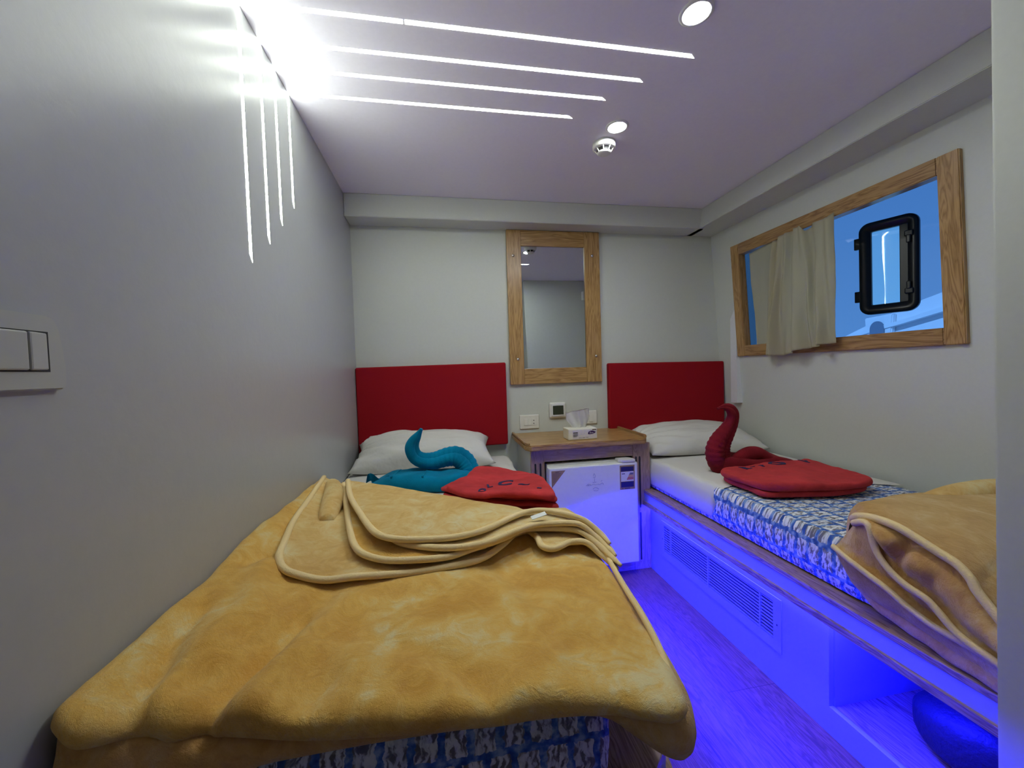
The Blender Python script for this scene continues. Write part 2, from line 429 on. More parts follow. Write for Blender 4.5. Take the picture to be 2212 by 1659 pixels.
# oak window frame: window_1 > four boards
w1 = thing('window_1', kind='structure')
def wf(y0, y1, z0, z1, mat):
    bm = bmesh.new(); th = .018
    vs = []
    for y in (y0, y1):
        for (dx, z) in ((-th, z0), (-th, z1), (.03, z1), (.03, z0)): vs.append(bm.verts.new((wx(z) + dx, y, z)))
    for f in ((0, 1, 2, 3), (7, 6, 5, 4), (0, 4, 5, 1), (1, 5, 6, 2), (2, 6, 7, 3), (3, 7, 4, 0)): bm.faces.new([vs[i] for i in f])
    bmesh.ops.bevel(bm, geom=list(bm.edges), offset=.003, segments=2, affect='EDGES')
    obj('frame_board', bm, mat, w1)
FY0, FY1, FZ0, FZ1, FW = 1.126, 2.258, 1.202, 1.900, .066
wf(FY0, FY0 + FW, FZ0, FZ1, 'oak'); wf(FY1 - FW, FY1, FZ0, FZ1, 'oak')
wf(FY0 + FW, FY1 - FW, FZ0, FZ0 + FW, 'oak_y'); wf(FY0 + FW, FY1 - FW, FZ1 - FW, FZ1, 'oak_y')
# outer tinted hull window
w2 = thing('window_2', kind='structure')
y_h0, y_h1, z_h0, z_h1 = .70, 2.32, .95, 2.5
bm = bmesh.new()                                   # white jamb boards closing the void at its two ends, its top and its bottom
prism(bm, [(1.88, 2.26), (1.885, 2.32), (gx(2.32, 1.5) + .02, 2.32), (gx(2.26, 1.5) + .02, 2.26)], .9, 2.5)
prism(bm, [(1.90, .62), (1.90, .70), (gx(.70, 1.5) + .02, .70), (gx(.62, 1.5) + .02, .62)], .9, 2.5)
obj('jamb', bm, 'hull', w2)
bm = bmesh.new(); prism(bm, [(1.95, .70), (1.95, 2.26), (gx(2.26, .95) + .02, 2.26), (gx(.70, .95) + .02, .70)], .90, .945)
obj('sill', bm, 'hull', w2)
bm = bmesh.new(); prism(bm, [(1.88, .70), (1.88, 2.26), (gx(2.26, 2.5) + .02, 2.26), (gx(.70, 2.5) + .02, .70)], 2.45, 2.5)
obj('head', bm, 'hull', w2)
bm = bmesh.new(); prism(bm, [(1.87, ZC), (1.87, 2.5), (1.90, 2.5), (1.90, ZC)], .62, 2.32, 'Y'); struct('wall_upper_hull', bm, 'hull')

# porthole set in the tinted glass
e_y = Vector((.3891, -.9203, 0)).normalized()      # along the glass, towards the viewer's right
e_z = e_y.cross(n_g).normalized();  e_z = e_z if e_z.z > 0 else -e_z
PC = Vector((gx(1.613, 1.616), 1.613, 1.616))
def pp(u, v, w): return PC + e_y * u + e_z * v + n_g * w   # w>0 is towards the cabin
bm = bmesh.new()
def uvof(p): d = p - PC; return d.dot(e_y), d.dot(e_z)
outer = [uvof(Vector((gx(y, z), y, z))) for (y, z) in ((y_h1, z_h1), (y_h0, z_h1), (y_h0, z_h0), (y_h1, z_h0))]
inner = [(-.075, .195), (.075, .195), (.075, -.195), (-.075, -.195)]
LV = [[[bm.verts.new(pp(u, v, w_)) for u, v in L_] for L_ in (outer, inner)] for w_ in (0, -.008)]
for k in range(4):
    q = (k + 1) % 4
    bm.faces.new((LV[0][0][k], LV[0][0][q], LV[0][1][q], LV[0][1][k])); bm.faces.new((LV[1][0][k], LV[1][1][k], LV[1][1][q], LV[1][0][q]))
    bm.faces.new((LV[0][0][k], LV[1][0][k], LV[1][0][q], LV[0][0][q])); bm.faces.new((LV[0][1][k], LV[0][1][q], LV[1][1][q], LV[1][1][k]))
obj('pane', bm, 'glass_blue', w2)
port = thing('porthole', 'black framed rectangular porthole with rounded corners set in the blue window glass', 'porthole', loc=tuple(PC))
def rrect(w, h, r, n=6):
    out = []
    for cx, cy, a0 in ((w - r, h - r, 0), (-w + r, h - r, 90), (-w + r, -h + r, 180), (w - r, -h + r, 270)):
        for k in range(n + 1):
            a = radians(a0 + 90 * k / n); out.append((cx + r * cos(a), cy + r * sin(a)))
    return out
def ring_frame(bm, prof, W, Hh, r):
    rings = []
    for (inset, w) in prof:
        rings.append([bm.verts.new(pp(u, v, w)) for u, v in rrect(W - inset, Hh - inset, max(.004, r - inset))])
    m = len(rings); n = len(rings[0])
    for i in range(m):
        A, B = rings[i], rings[(i + 1) % m]
        for k in range(n): bm.faces.new((A[k], A[(k + 1) % n], B[(k + 1) % n], B[k]))
bm = bmesh.new(); ring_frame(bm, [(0, .002), (.002, .018), (.008, .026), (.026, .028), (.032, .020), (.046, .018), (.050, .002)], .112, .232, .045)
obj('frame', bm, 'black', port, True)
bm = bmesh.new(); vs = box(bm, (.043, -.186, .003), (.075, .186, .021), .003)
for v in vs: v.co = pp(*v.co)
obj('latch_rail', bm, 'black', port)
bm = bmesh.new(); o_ = rrect(.064, .184, .006)
a_ = [bm.verts.new(pp(u, v, .008)) for u, v in o_]; b_ = [bm.verts.new(pp(u, v, .003)) for u, v in o_]
bm.faces.new(a_); bm.faces.new(b_[::-1])
for k in range(len(o_)): bm.faces.new((a_[k], b_[k], b_[(k + 1) % len(o_)], a_[(k + 1) % len(o_)]))
obj('pane', bm, 'glass_port', port)
for s in (1, -1):
    bm = bmesh.new()
    vs = box(bm, (-.128, s * .135 - .028, .004), (-.104, s * .135 + .028, .026), .003)
    for v in vs: v.co = pp(*v.co)
    obj('hinge', bm, 'black', port)
    bm = bmesh.new()
    vs = box(bm, (.062, s * .135 - .014, .022), (.094, s * .135 + .014, .036), .005)
    for v in vs: v.co = pp(*v.co)
    vs = box(bm, (.070, s * .135 - .045, .030), (.086, s * .135 - .008, .042), .004) if s > 0 else box(bm, (.070, s * .135 + .008, .030), (.086, s * .135 + .045, .042), .004)
    for v in vs: v.co = pp(*v.co)
    obj('latch', bm, 'black', port)
place(port)

# what lies outside: the white bulwark of the boat alongside, with a rope fairlead
bt = thing('boat_bulwark', 'pale boat bulwark with an arched rope opening outside the tinted window', 'boat', loc=(5, 3.6, 0))
bm = bmesh.new()
prism(bm, [(5.2, 1.02), (4.101, 1.476), (3.484, 1.728), (3.149, 1.82), (2.2, 2.05), (2.2, -1), (5.2, -1)], 5.0, 5.25, 'X', .01)
obj('hull_side', bm, 'hull', bt)
bm = bmesh.new()
prism(bm, [(5.2, 1.25), (3.834, 1.50), (3.483, 1.578), (3.143, 1.658), (2.2, 1.86), (2.2, 1.80), (3.143, 1.61), (3.5, 1.53), (5.2, 1.18)], 4.93, 5.0, 'X', .01)
obj('rubbing_strake', bm, 'hull', bt)
bm = bmesh.new()
prism(bm, [(3.86, 1.40), (3.88, 1.64), (3.58, 1.66), (3.60, 1.40)], 4.94, 5.0, 'X', .01); obj('fairlead_plate', bm, 'hull', bt)
bm = bmesh.new()
arch = [(3.80, 1.38)] + [(3.735 + .075 * cos(radians(a)), 1.52 + .09 * sin(radians(a))) for a in range(0, 181, 15)] + [(3.66, 1.38)]
prism(bm, [(3.81, 1.38)] + [(3.735 + .075 * cos(radians(a)), 1.50 + .09 * sin(radians(a))) for a in range(0, 181, 15)] + [(3.66, 1.38)], 4.925, 4.945, 'X')
obj('fairlead_opening', bm, 'recess_grey', bt)
place(bt)

# ------------------------------------------------------------------ LED strips and lamps
LX = {1.185: (.847, 1.473), 1.308: (.732, 1.562), 1.414: (.639, 1.655), 1.532: (.549, 1.759)}
whichs = ['longest L-shaped white light strip on left wall and ceiling, nearest the viewer',
          'second longest L-shaped white light strip on left wall and ceiling',
          'third longest L-shaped white light strip on left wall and ceiling',
          'shortest L-shaped white light strip on left wall and ceiling, nearest the headboards']
for i, (y, (x1, z0)) in enumerate(LX.items()):
    t = thing('led_strip_light', whichs[i], 'light', (XL, y, ZC), 'L-shaped light strips on wall and ceiling')
    w = .0072; h = .0004
    bm = bmesh.new()
    if i == 0:
        prism(bm, [(XL, y - w), (-.075, y - w), (-.075, y + w), (XL, y + w)], ZC - h, ZC + .01)
        prism(bm, [(-.069, y - w), (x1 - .02, y - w), (x1, y + w), (-.069, y + w)], ZC - h, ZC + .01)
    else: prism(bm, [(XL, y - w), (x1 - .02, y - w), (x1, y + w), (XL, y + w)], ZC - h, ZC + .01)
    obj('ceiling_run', bm, 'led_white', t)
    bm = bmesh.new()
    prism(bm, [(y - w, ZC - h), (y + w, ZC - h), (y + w, z0), (y - w, z0 + .02)], XL - .01, XL + h, 'X')
    obj('wall_run', bm, 'led_white', t)
    place(t)
def disc(bm, c, r, z0, z1, n=40):
    prism(bm, [(c[0] + r * cos(2 * pi * k / n), c[1] + r * sin(2 * pi * k / n)) for k in range(n)], z0, z1)
def lathe(bm, prof, c, n=40):
    rings = [[bm.verts.new((c[0] + r * cos(2 * pi * k / n), c[1] + r * sin(2 * pi * k / n), z)) for k in range(n)] for r, z in prof]
    for A, B in zip(rings, rings[1:]):
        for k in range(n): bm.faces.new((A[k], A[(k + 1) % n], B[(k + 1) % n], B[k]))
    bm.faces.new(rings[0][::-1]); bm.faces.new(rings[-1])
for (x, y, lab) in ((.747, 1.038, 'round recessed ceiling downlight at the top edge, beyond the strip ends'), (.753, 1.566, 'round recessed ceiling downlight right beside the smoke detector')):
    t = thing('downlight', lab, 'light', (x, y, ZC), 'recessed ceiling downlights')
    bm = bmesh.new(); n = 40; rings = []
    for r, z in ((.047, ZC), (.047, ZC - .003), (.040, ZC - .006), (.034, ZC - .004), (.034, ZC)):
        rings.append([bm.verts.new((x + r * cos(2 * pi * k / n), y + r * sin(2 * pi * k / n), z)) for k in range(n)])
    for A, B in zip(rings, rings[1:]):
        for k in range(n): bm.faces.new((A[k], A[(k + 1) % n], B[(k + 1) % n], B[k]))
    obj('trim_ring', bm, 'white', t, True)
    bm = bmesh.new(); disc(bm, (x, y), .033, ZC - .003, ZC + .002); obj('lens', bm, 'downlight', t)
    place(t)
# smoke detector
sx, sy = .748, 1.69
sd = thing('smoke_detector', 'white smoke detector on the ceiling between downlight and mirror', 'smoke detector', (sx, sy, ZC))
bm = bmesh.new(); lathe(bm, [(.050, ZC), (.051, ZC - .012), (.050, ZC - .022), (.044, ZC - .026), (.040, ZC - .026)], (sx, sy)); obj('housing', bm, 'plastic', sd, True)
bm = bmesh.new(); lathe(bm, [(.032, ZC - .026), (.028, ZC - .040)], (sx, sy)); obj('sensor_chamber', bm, 'grey_gap', sd)
bm = bmesh.new(); lathe(bm, [(.030, ZC - .039), (.0315, ZC - .042), (.024, ZC - .047), (.012, ZC - .048)], (sx, sy)); obj('cap', bm, 'plastic', sd, True)
for k in range(8):
    a = 2 * pi * k / 8 + .3; bm = bmesh.new()
    tube(bm, [Vector((sx + .041 * cos(a), sy + .041 * sin(a), ZC - .025)), Vector((sx + .029 * cos(a), sy + .029 * sin(a), ZC - .042))], .0026, 6)
    obj('rib', bm, 'plastic', sd)
place(sd)

# ------------------------------------------------------------------ wall plates
sp = thing('light_switch', 'large white rocker switch plate on the left wall at the frame edge', 'light switch', (XL, .54, 1.198))
bm = bmesh.new()
prism(bm, [(.465, 1.150), (.465, 1.245), (.600, 1.244), (.607, 1.240), (.610, 1.229), (.614, 1.205), (.617, 1.178), (.618, 1.155), (.615, 1.150)], XL, XL + .009, 'X', .002)
obj('plate', bm, 'plate_grey', sp)
for y0, y1 in ((.487, .521), (.523, .5675), (.5695, .594)):
    bm = bmesh.new(); box(bm, (XL + .004, y0, 1.175), (XL + .0125, y1, 1.222), .002)
    if y0 > .56:
        for v in bm.verts:
            if v.co.y > .58: v.co.x -= .0025
    obj('rocker', bm, 'plate_grey', sp)
bm = bmesh.new(); box(bm, (XL + .0088, .485, 1.173), (XL + .0094, .5955, 1.2235)); obj('recess', bm, 'grey_gap', sp)
place(sp)
so = thing('wall_socket', 'cream socket plate with switch left of the thermostat above the nightstand', 'socket', (.535, YB, .825))
boxes('plate', 'plastic', so, ((.472, YB - .009, .780), (.598, YB, .870), .005))
boxes('rocker', 'plastic', so, ((.500, YB - .013, .803), (.522, YB - .008, .846), .002))
boxes('blank', 'plastic', so, ((.524, YB - .011, .803), (.546, YB - .008, .846), .001))
bm = bmesh.new(); box(bm, (.548, YB - .011, .803), (.573, YB - .008, .846), .001); obj('outlet', bm, 'plastic', so)
bm = bmesh.new()
for z in (.834, .815): 
    prism(bm, [(.563 + .0032 * cos(a * pi / 6), z + .0032 * sin(a * pi / 6)) for a in range(12)], YB - .0122, YB - .010, 'Y')
obj('pin_hole', bm, 'grey_gap', so)
place(so)
th = thing('thermostat', 'white square thermostat with a dark display below the mirror', 'thermostat', (.722, YB, .892))
boxes('housing', 'plastic', th, ((.667, YB - .022, .842), (.777, YB, .942), .010, 3))
boxes('bezel', 'white', th, ((.676, YB - .026, .853), (.768, YB - .020, .933), .005, 2))
boxes('display', 'lcd', th, ((.687, YB - .0275, .864), (.757, YB - .025, .922), .002, 1))
place(th)
s2 = thing('light_switch', 'small cream switch plate on the back wall behind the tissue box', 'light switch', (.955, YB, .832))
boxes('plate', 'plastic', s2, ((.905, YB - .009, .790), (.990, YB, .878), .005))
boxes('rocker', 'plastic', s2, ((.936, YB - .013, .803), (.960, YB - .008, .852), .002))
place(s2)

# ------------------------------------------------------------------ mirror
mr = thing('mirror', 'tall wall mirror in a light oak frame between the two headboards', 'mirror', (.722, YB, 1.065))
X0, X1, Z0, Z1, F0, F1 = .419, 1.026, 1.066, 2.028, .09, .103
def board(nm, mat, lo, hi, par, bev=.003):
    bm = bmesh.new(); box(bm, lo, hi, bev); return obj(nm, bm, mat, par)
board('frame_stile', 'oak', (X0, YB - .024, Z0), (X0 + F0, YB - .001, Z1), mr)
board('frame_stile', 'oak', (X1 - F1, YB - .024, Z0), (X1, YB - .001, Z1), mr)
board('frame_rail', 'oak_x', (X0 + F0, YB - .023, Z0), (X1 - F1, YB - .001, Z0 + .098), mr)
board('frame_rail', 'oak_x', (X0 + F0, YB - .023, Z1 - .098), (X1 - F1, YB - .001, Z1), mr)
boxes('mirror_glass', 'mirror', mr, ((X0 + F0 - .01, YB - .014, Z0 + .08), (X1 - F1 + .01, YB - .010, Z1 - .08)))
for (x, z) in ((.458, 1.868), (.975, 1.876), (.470, 1.225), (.988, 1.233)):
    bm = bmesh.new(); prof = [(.010, 0), (.010, .002), (.007, .006), (.002, .0075)]
    rings = [[bm.verts.new((x + r * cos(2 * pi * k / 16), YB - .024 - d, z + r * sin(2 * pi * k / 16))) for k in range(16)] for r, d in prof]
    for A, B in zip(rings, rings[1:]):
        for k in range(16): bm.faces.new((A[k], A[(k + 1) % 16], B[(k + 1) % 16], B[k]))
    bm.faces.new(rings[-1]); obj('screw_cap', bm, 'metal', mr, True)
place(mr)

# ------------------------------------------------------------------ headboards
def headboard(x0, x1, z0, z1, label, dz=0):
    bm = bmesh.new(); box(bm, (x0, YB - .045, z0), (x1, YB - .001, z1), .010, 3)
    for v in bm.verts: v.co.z += dz * (v.co.x - x0) / (x1 - x0)
    o = obj('headboard', bm, 'red_fabric', None); tag(o, label, 'headboard', 'red headboards on the back wall'); return o
headboard(XL + .002, .389, .690, 1.199, 'crimson fabric headboard panel left of the mirror, above the left bed', .008)
headboard(1.065, 1.905, .690, 1.184, 'crimson fabric headboard panel right of the mirror, beside the window wall', -.008)

# ------------------------------------------------------------------ nightstand
ns = thing('nightstand', 'oak topped bedside cabinet housing the small fridge between the beds', 'nightstand', (.77, 2.25, 0))
NX0, NX1, NY = .452, 1.098, 2.06
bm = bmesh.new()
prism(bm, [(.418, 2.445), (.418, 2.06), (.440, 2.004), (1.10, 2.012), (1.128, 2.06), (1.128, 2.445)], .724, .757, 'Z', .006)
obj('top', bm, 'oak_x', ns)
bm = bmesh.new()
# raised lip round three sides of the top
prism(bm, [(.418, 2.445), (.418, 2.06), (.436, 2.018), (.446, 2.030), (.434, 2.066), (.434, 2.445)], .757, .766, 'Z', .003)
obj('edge_lip', bm, 'oak_y', ns); bm = bmesh.new()
prism(bm, [(1.112, 2.445), (1.112, 2.066), (1.098, 2.034), (1.108, 2.020), (1.128, 2.06), (1.128, 2.445)], .757, .770, 'Z', .003)
obj('edge_lip', bm, 'oak_y', ns)
boxes('side_panel', 'wall', ns, ((NX0, NY + .012, 0), (NX0 + .018, YB, .724)))
boxes('side_panel', 'wall', ns, ((NX1 - .018, NY + .012, 0), (NX1, YB, .724)))
boxes('back_panel', 'grey_gap', ns, ((NX0 + .018, 2.40, 0), (NX1 - .018, 2.41, .724)))
def stile(x0, x1, slots):
    bm = bmesh.new(); box(bm, (x0, NY - .008, 0), (x1, NY + .012, .724), .002); obj('face_stile', bm, 'cab_z', ns)
    for sxx in slots:
        for z0, z1 in ((.36, .645), (.06, .325)):
            bm = bmesh.new(); w = .0048
            pts = [(sxx + w * cos(radians(a)), z1 + w * sin(radians(a))) for a in range(0, 181, 30)] + [(sxx + w * cos(radians(a)), z0 + w * sin(radians(a))) for a in range(180, 361, 30)]
            prism(bm, pts, NY - .0092, NY - .0078, 'Y'); obj('slot', bm, 'grey_gap', ns)
stile(NX0, .527, (.475, .503)); stile(1.040, NX1 + .045, (1.058, 1.080))
boxes('face_rail', 'cab_x', ns, ((.527, NY - .007, .655), (1.040, NY + .012, .724), .002))
boxes('plinth', 'cab_x', ns, ((.527, NY - .007, 0), (1.040, NY + .012, .050), .002))
place(ns)

# ------------------------------------------------------------------ fridge
fr = thing('mini_fridge', 'white mini fridge with two stickers under the bedside top', 'fridge', (.79, 2.2, .052))
FX0, FX1, FZ0_, FZ1_ = .533, 1.034, .078, .636
boxes('cabinet', 'fridge', fr, ((FX0 + .004, 2.045, .052), (FX1 - .012, 2.38, .640), .004))
boxes('door', 'fridge', fr, ((FX0, 1.985, FZ0_), (FX1, 2.040, FZ1_), .008, 3))
boxes('door_seal', 'grey_gap', fr, ((FX0 + .012, 2.039, FZ0_ + .01), (FX1 - .014, 2.046, FZ1_ - .008)))
bm = bmesh.new(); prism(bm, [(.930, 2.05), (.925, 1.998), (.945, 1.984), (1.020, 1.984), (1.022, 2.01), (1.000, 2.05)], .6365, .652, 'Z', .003)
obj('hinge_cover', bm, 'white', fr)
YD = 1.985
def flat(nm, mat, par, pts, d0, d1):
    bm = bmesh.new(); prism(bm, pts, YD - d1, YD - d0, 'Y'); return obj(nm, bm, mat, par)
s1 = flat('sticker', 'kraft', fr, [(.545, .620), (.622, .620), (.545, .530)], -.001, .0006); s1['label'] = 'triangular kraft care sticker'
def bars(par, mat, rects, d=.0011):
    bm = bmesh.new()
    for x0, z0, x1, z1 in rects: prism(bm, [(x0, z0), (x1, z0), (x1, z1), (x0, z1)], YD - d, YD - .0005, 'Y')
    return obj('printed_lines', bm, mat, par)
bars(s1, 'brownp', [(.566, .611, .586, .6145)] + [(.551, .604 - k * .0075, .551 + .045 - k * .0058, .6058 - k * .0075) for k in range(7)])
s3 = flat('sticker', 'kraft', fr, [(.928, .490), (1.014, .490), (1.014, .622), (.928, .622)], -.001, .0006); s3['label'] = 'rectangular energy rating sticker'
bars(s3, 'navy', [(.934, .589, 1.008, .614), (.934, .502, 1.008, .532), (.939, .574, .957, .578), (.985, .576, 1.006, .580), (.982, .570, 1.006, .574), (.955, .494, .986, .4975), (.940, .4935, .945, .498)], .0012)
bars(s3, 'paper', [(.934, .534, 1.008, .587)], .0009)
bars(s3, 'orangep', [(.979, .563, 1.006, .568), (.976, .557, 1.006, .5615)], .0013)
bars(s3, 'redp', [(.972, .550, 1.006, .5555), (.968, .543, 1.006, .5485)], .0013)
# faint embossed lettering in the middle of the door
bm = bmesh.new()
def stroke(pts, r=.0013):
    tube(bm, catmull([(x, YD - .0004, z) for x, z in pts], 5), r, 6, up=Vector((0, 1, 0)))
stroke([(.735, .529), (.748, .536), (.744, .527), (.756, .534), (.762, .528), (.772, .534), (.790, .530), (.803, .533), (.812, .529), (.826, .536), (.833, .528)])
stroke([(.775, .578), (.781, .590), (.787, .578), (.783, .566), (.776, .572)]); stroke([(.772, .545), (.782, .542), (.792, .545)])
stroke([(.772, .508), (.784, .514), (.796, .512), (.806, .505)]); stroke([(.776, .500), (.790, .496), (.802, .499)]); stroke([(.783, .562), (.783, .546)]); stroke([(.818, .545), (.826, .552)])
o = obj('embossed_lettering', bm, 'emboss', fr)
place(fr)

# ------------------------------------------------------------------ tissue box
tb = thing('tissue_box', 'patterned tissue box with a tissue pulled out standing on the nightstand', 'tissue box', (.77, 2.15, .757))
BX0, BX1, BY0, BY1, BZ0, BZ1 = .676, .845, 2.085, 2.185, .757, .820
boxes('carton', 'box', tb, ((BX0, BY0, BZ0), (BX1, BY1, BZ1), .005, 2))
bm = bmesh.new()
rows = []
for i in range(16):
    v = i / 15; r = []
    for j in range(25):
        u = j / 24; wdt = .085 + .055 * smoothstep(0, .6, v)
        x = .757 - .004 * v + (u - .5) * wdt
        y = 2.135 + .012 * sin(u * 7 + 1) * (.3 + v) + .005 * sin(u * 19 + v * 3)
        z = .815 + v * (.088 + .022 * sin(u * 1.9) - .016 * exp(-(u / .1) ** 2) * 0 + (.012 if u < .03 else 0))
        r.append((x, y, z))
    rows.append(r)
grid_surface(bm, rows); bmesh.ops.solidify(bm, geom=list(bm.faces), thickness=.0008)
obj('tissue', bm, 'tissue', tb, True)
YD = BY0
bm = bmesh.new(); prism(bm, [(.700, .763), (.840, .763), (.840, .812), (.700, .812)], YD - .0004, YD + .001, 'Y'); obj('front_print', bm, 'box_side', tb)
bars(tb, 'ink', [(.7035, .795, .7305, .8005), (.7035, .7885, .731, .7905), (.7035, .784, .728, .786), (.7035, .7795, .732, .7815), (.7035, .775, .724, .777), (.735, .768, .753, .7695), (.757, .768, .773, .770), (.776, .769, .792, .7705)], .0010)
bars(tb, 'box', [(.716 + k * .021, .803 + (k % 2) * .002, .722 + k * .021, .8075) for k in range(4)] + [(.738 + k * .018, .790, .745 + k * .018, .794) for k in range(3)] + [(.745 + k * .02, .779, .753 + k * .02, .7835) for k in range(5)], .0009)
bm = bmesh.new(); prism(bm, [(.790, .787), (.790, .793), (.794, .801), (.804, .8055), (.816, .806), (.826, .803), (.836, .797), (.828, .791), (.815, .787), (.800, .786)], YD - .0012, YD - .0003, 'Y'); lf = obj('logo_badge', bm, 'purple', tb)
bm = bmesh.new()
tube(bm, catmull([(.799, YD - .0014, .799), (.805, YD - .0014, .799), (.799, YD - .0014, .792), (.806, YD - .0014, .793), (.809, YD - .0014, .796), (.811, YD - .0014, .792), (.814, YD - .0014, .796), (.816, YD - .0014, .792), (.819, YD - .0014, .796), (.821, YD - .0014, .792)], 4), .0007, 5, up=Vector((0, 1, 0)))
obj('script_mark', bm, 'paper', lf)
bars(tb, 'brownp', [(.815, .809, .838, .8145)], .0012)
place(tb)

# ------------------------------------------------------------------ left bed
lb = thing('bed', 'boxed-in bed along the left wall, nearest to the viewer', 'bed', (-.05, 1.5, 0), 'built-in beds')
DECK = [(XL + .001, .545), (.26, .545), (.345, .613), (.395, .66), (.408, .72), (.408, 2.445), (XL + .001, 2.445)]
def shrink(poly, d): # pull the free (right and near) sides of the outline inwards
    return [(x if x < -.4 else x - d, y if y > 2.3 else y + d) for x, y in poly]
bm = bmesh.new(); prism(bm, DECK, .440, .458, 'Z', .003); obj('deck_board', bm, 'trim_y', lb)
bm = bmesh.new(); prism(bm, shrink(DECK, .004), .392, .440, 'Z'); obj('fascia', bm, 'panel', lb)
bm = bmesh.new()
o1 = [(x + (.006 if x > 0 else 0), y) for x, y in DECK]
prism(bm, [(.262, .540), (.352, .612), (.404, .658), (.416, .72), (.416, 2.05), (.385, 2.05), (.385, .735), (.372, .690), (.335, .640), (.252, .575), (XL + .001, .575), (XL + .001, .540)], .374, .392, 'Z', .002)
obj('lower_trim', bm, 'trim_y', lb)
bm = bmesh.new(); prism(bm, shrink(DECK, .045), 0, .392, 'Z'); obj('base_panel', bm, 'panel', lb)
bm = bmesh.new(); prism(bm, [(.366, .70), (.376, .70), (.376, 1.97), (.366, 1.97)], .364, .369, 'Z'); obj('led_strip', bm, 'led_blue_bright', lb)
place(lb)
MT = .62
def rounded(poly, n=6): return [tuple(p[:2]) for p in catmull([(x, y, 0) for x, y in poly], n, True)]
bm = bmesh.new()
MAT_L = [(XL + .004, .572), (.20, .570), (.235, .578), (.252, .600), (.30, .72), (.345, .86), (.372, 1.0), (.380, 1.2), (.378, 2.36), (.36, 2.40), (XL + .004, 2.40)]
slab(bm, MAT_L, lambda x, y: MT + .012, lambda x, y: .4585, .035, .06, .02)
mt = obj('mattress', bm, 'tick_foot', None, True); tag(mt, 'blue and white patterned mattress on the left bed, its foot end showing under the blanket', 'mattress', 'blue patterned mattresses')
bm = bmesh.new()
SH_L = [(XL + .002, 1.42), (.388, 1.42), (.386, 2.37), (.365, 2.404), (XL + .002, 2.404)]
slab(bm, SH_L, lambda x, y: MT + .0165 + .0015 * nz(x, y, 9) + .002 * nz(x, y, 4, 2), lambda x, y: .470 if (x > .372 or y > 2.385) else MT + .0135, .036, .03, .012)
sh = obj('bed_sheet', bm, 'sheet', None, True); tag(sh, 'white fitted sheet over the head of the left bed', 'sheet', 'white sheets')

# --- right bed
rb = thing('bed', 'boxed-in bed along the window wall with a grille panel below it', 'bed', (1.5, 1.5, 0), 'built-in beds')
RX = 1.10
boxes('deck_board', 'trim_y', rb, ((RX, .545, .440), (1.93, 2.05, .458), .003), ((1.15, 2.03, .440), (1.93, 2.445, .458), 0))
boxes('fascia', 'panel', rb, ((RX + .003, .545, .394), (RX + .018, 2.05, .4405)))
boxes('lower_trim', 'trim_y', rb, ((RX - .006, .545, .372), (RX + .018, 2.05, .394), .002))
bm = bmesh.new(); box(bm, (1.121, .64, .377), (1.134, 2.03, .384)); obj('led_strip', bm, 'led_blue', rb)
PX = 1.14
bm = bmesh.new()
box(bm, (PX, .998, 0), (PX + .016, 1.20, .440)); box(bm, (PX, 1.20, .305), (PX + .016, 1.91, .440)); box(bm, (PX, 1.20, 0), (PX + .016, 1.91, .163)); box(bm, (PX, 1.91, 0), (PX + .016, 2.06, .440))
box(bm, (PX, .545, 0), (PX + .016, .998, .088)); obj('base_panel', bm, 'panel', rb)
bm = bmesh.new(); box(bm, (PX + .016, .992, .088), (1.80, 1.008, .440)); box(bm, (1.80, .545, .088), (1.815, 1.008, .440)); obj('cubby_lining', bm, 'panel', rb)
boxes('cubby_floor', 'trim_y', rb, ((PX + .016, .545, .070), (1.815, .992, .0885)))
# grille
gr_p = bmesh.new()
y0, y1, z0, z1 = 1.168, 1.935, .128, .322
for a in (((PX - .004, y0, z0), (PX + .0005, y1, .165)), ((PX - .004, y0, .303), (PX + .0005, y1, z1)), ((PX - .004, y0, .165), (PX + .0005, 1.202, .303)), ((PX - .004, 1.908, .165), (PX + .0005, y1, .303))): box(gr_p, *a)
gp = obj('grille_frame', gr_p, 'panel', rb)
bm = bmesh.new(); box(bm, (PX + .022, 1.19, .15), (PX + .026, 1.92, .32)); obj('grille_back', bm, 'grey_gap', rb)
for k in range(11):
    z = .171 + k * .0127; bm = bmesh.new()
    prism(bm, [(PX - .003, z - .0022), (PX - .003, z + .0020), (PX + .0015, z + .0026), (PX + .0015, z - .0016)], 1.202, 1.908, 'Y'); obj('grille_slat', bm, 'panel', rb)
for y in (1.262, 1.555, 1.848):
    bm = bmesh.new(); box(bm, (PX - .0045, y - .003, .165), (PX + .003, y + .003, .303)); obj('grille_mullion', bm, 'panel', rb)
for y in (1.185, 1.922):
    bm = bmesh.new(); prism(bm, [(y + .003 * cos(a * pi / 5), .225 + .003 * sin(a * pi / 5)) for a in range(10)], PX - .0052, PX - .0038, 'X'); obj('grille_screw', bm, 'grey_gap', rb)
place(rb)
bm = bmesh.new()
MAT_R = [(1.20, .55), (1.20, .70), (1.165, .82), (1.148, .93), (1.148, 2.36), (1.165, 2.40), (1.90, 2.40), (1.90, .55)]
slab(bm, MAT_R, lambda x, y: MT - .003, lambda x, y: .4585, .030, .06, .02)
mt = obj('mattress', bm, 'tick_side', None, True); tag(mt, 'blue and white patterned mattress on the right bed by the window wall', 'mattress', 'blue patterned mattresses')
bm = bmesh.new()
SH_R = [(1.1455, 1.515), (1.1455, 2.37), (1.163, 2.404), (1.905, 2.404), (1.905, 1.33), (1.70, 1.44), (1.50, 1.50), (1.30, 1.54), (1.18, 1.50)]
slab(bm, SH_R, lambda x, y: MT + .002 + .0015 * nz(x, y, 9) + .002 * nz(x, y, 4, 2), lambda x, y: .472 if (x < 1.162 or y > 2.385) else MT - .001, .032, .03, .012)
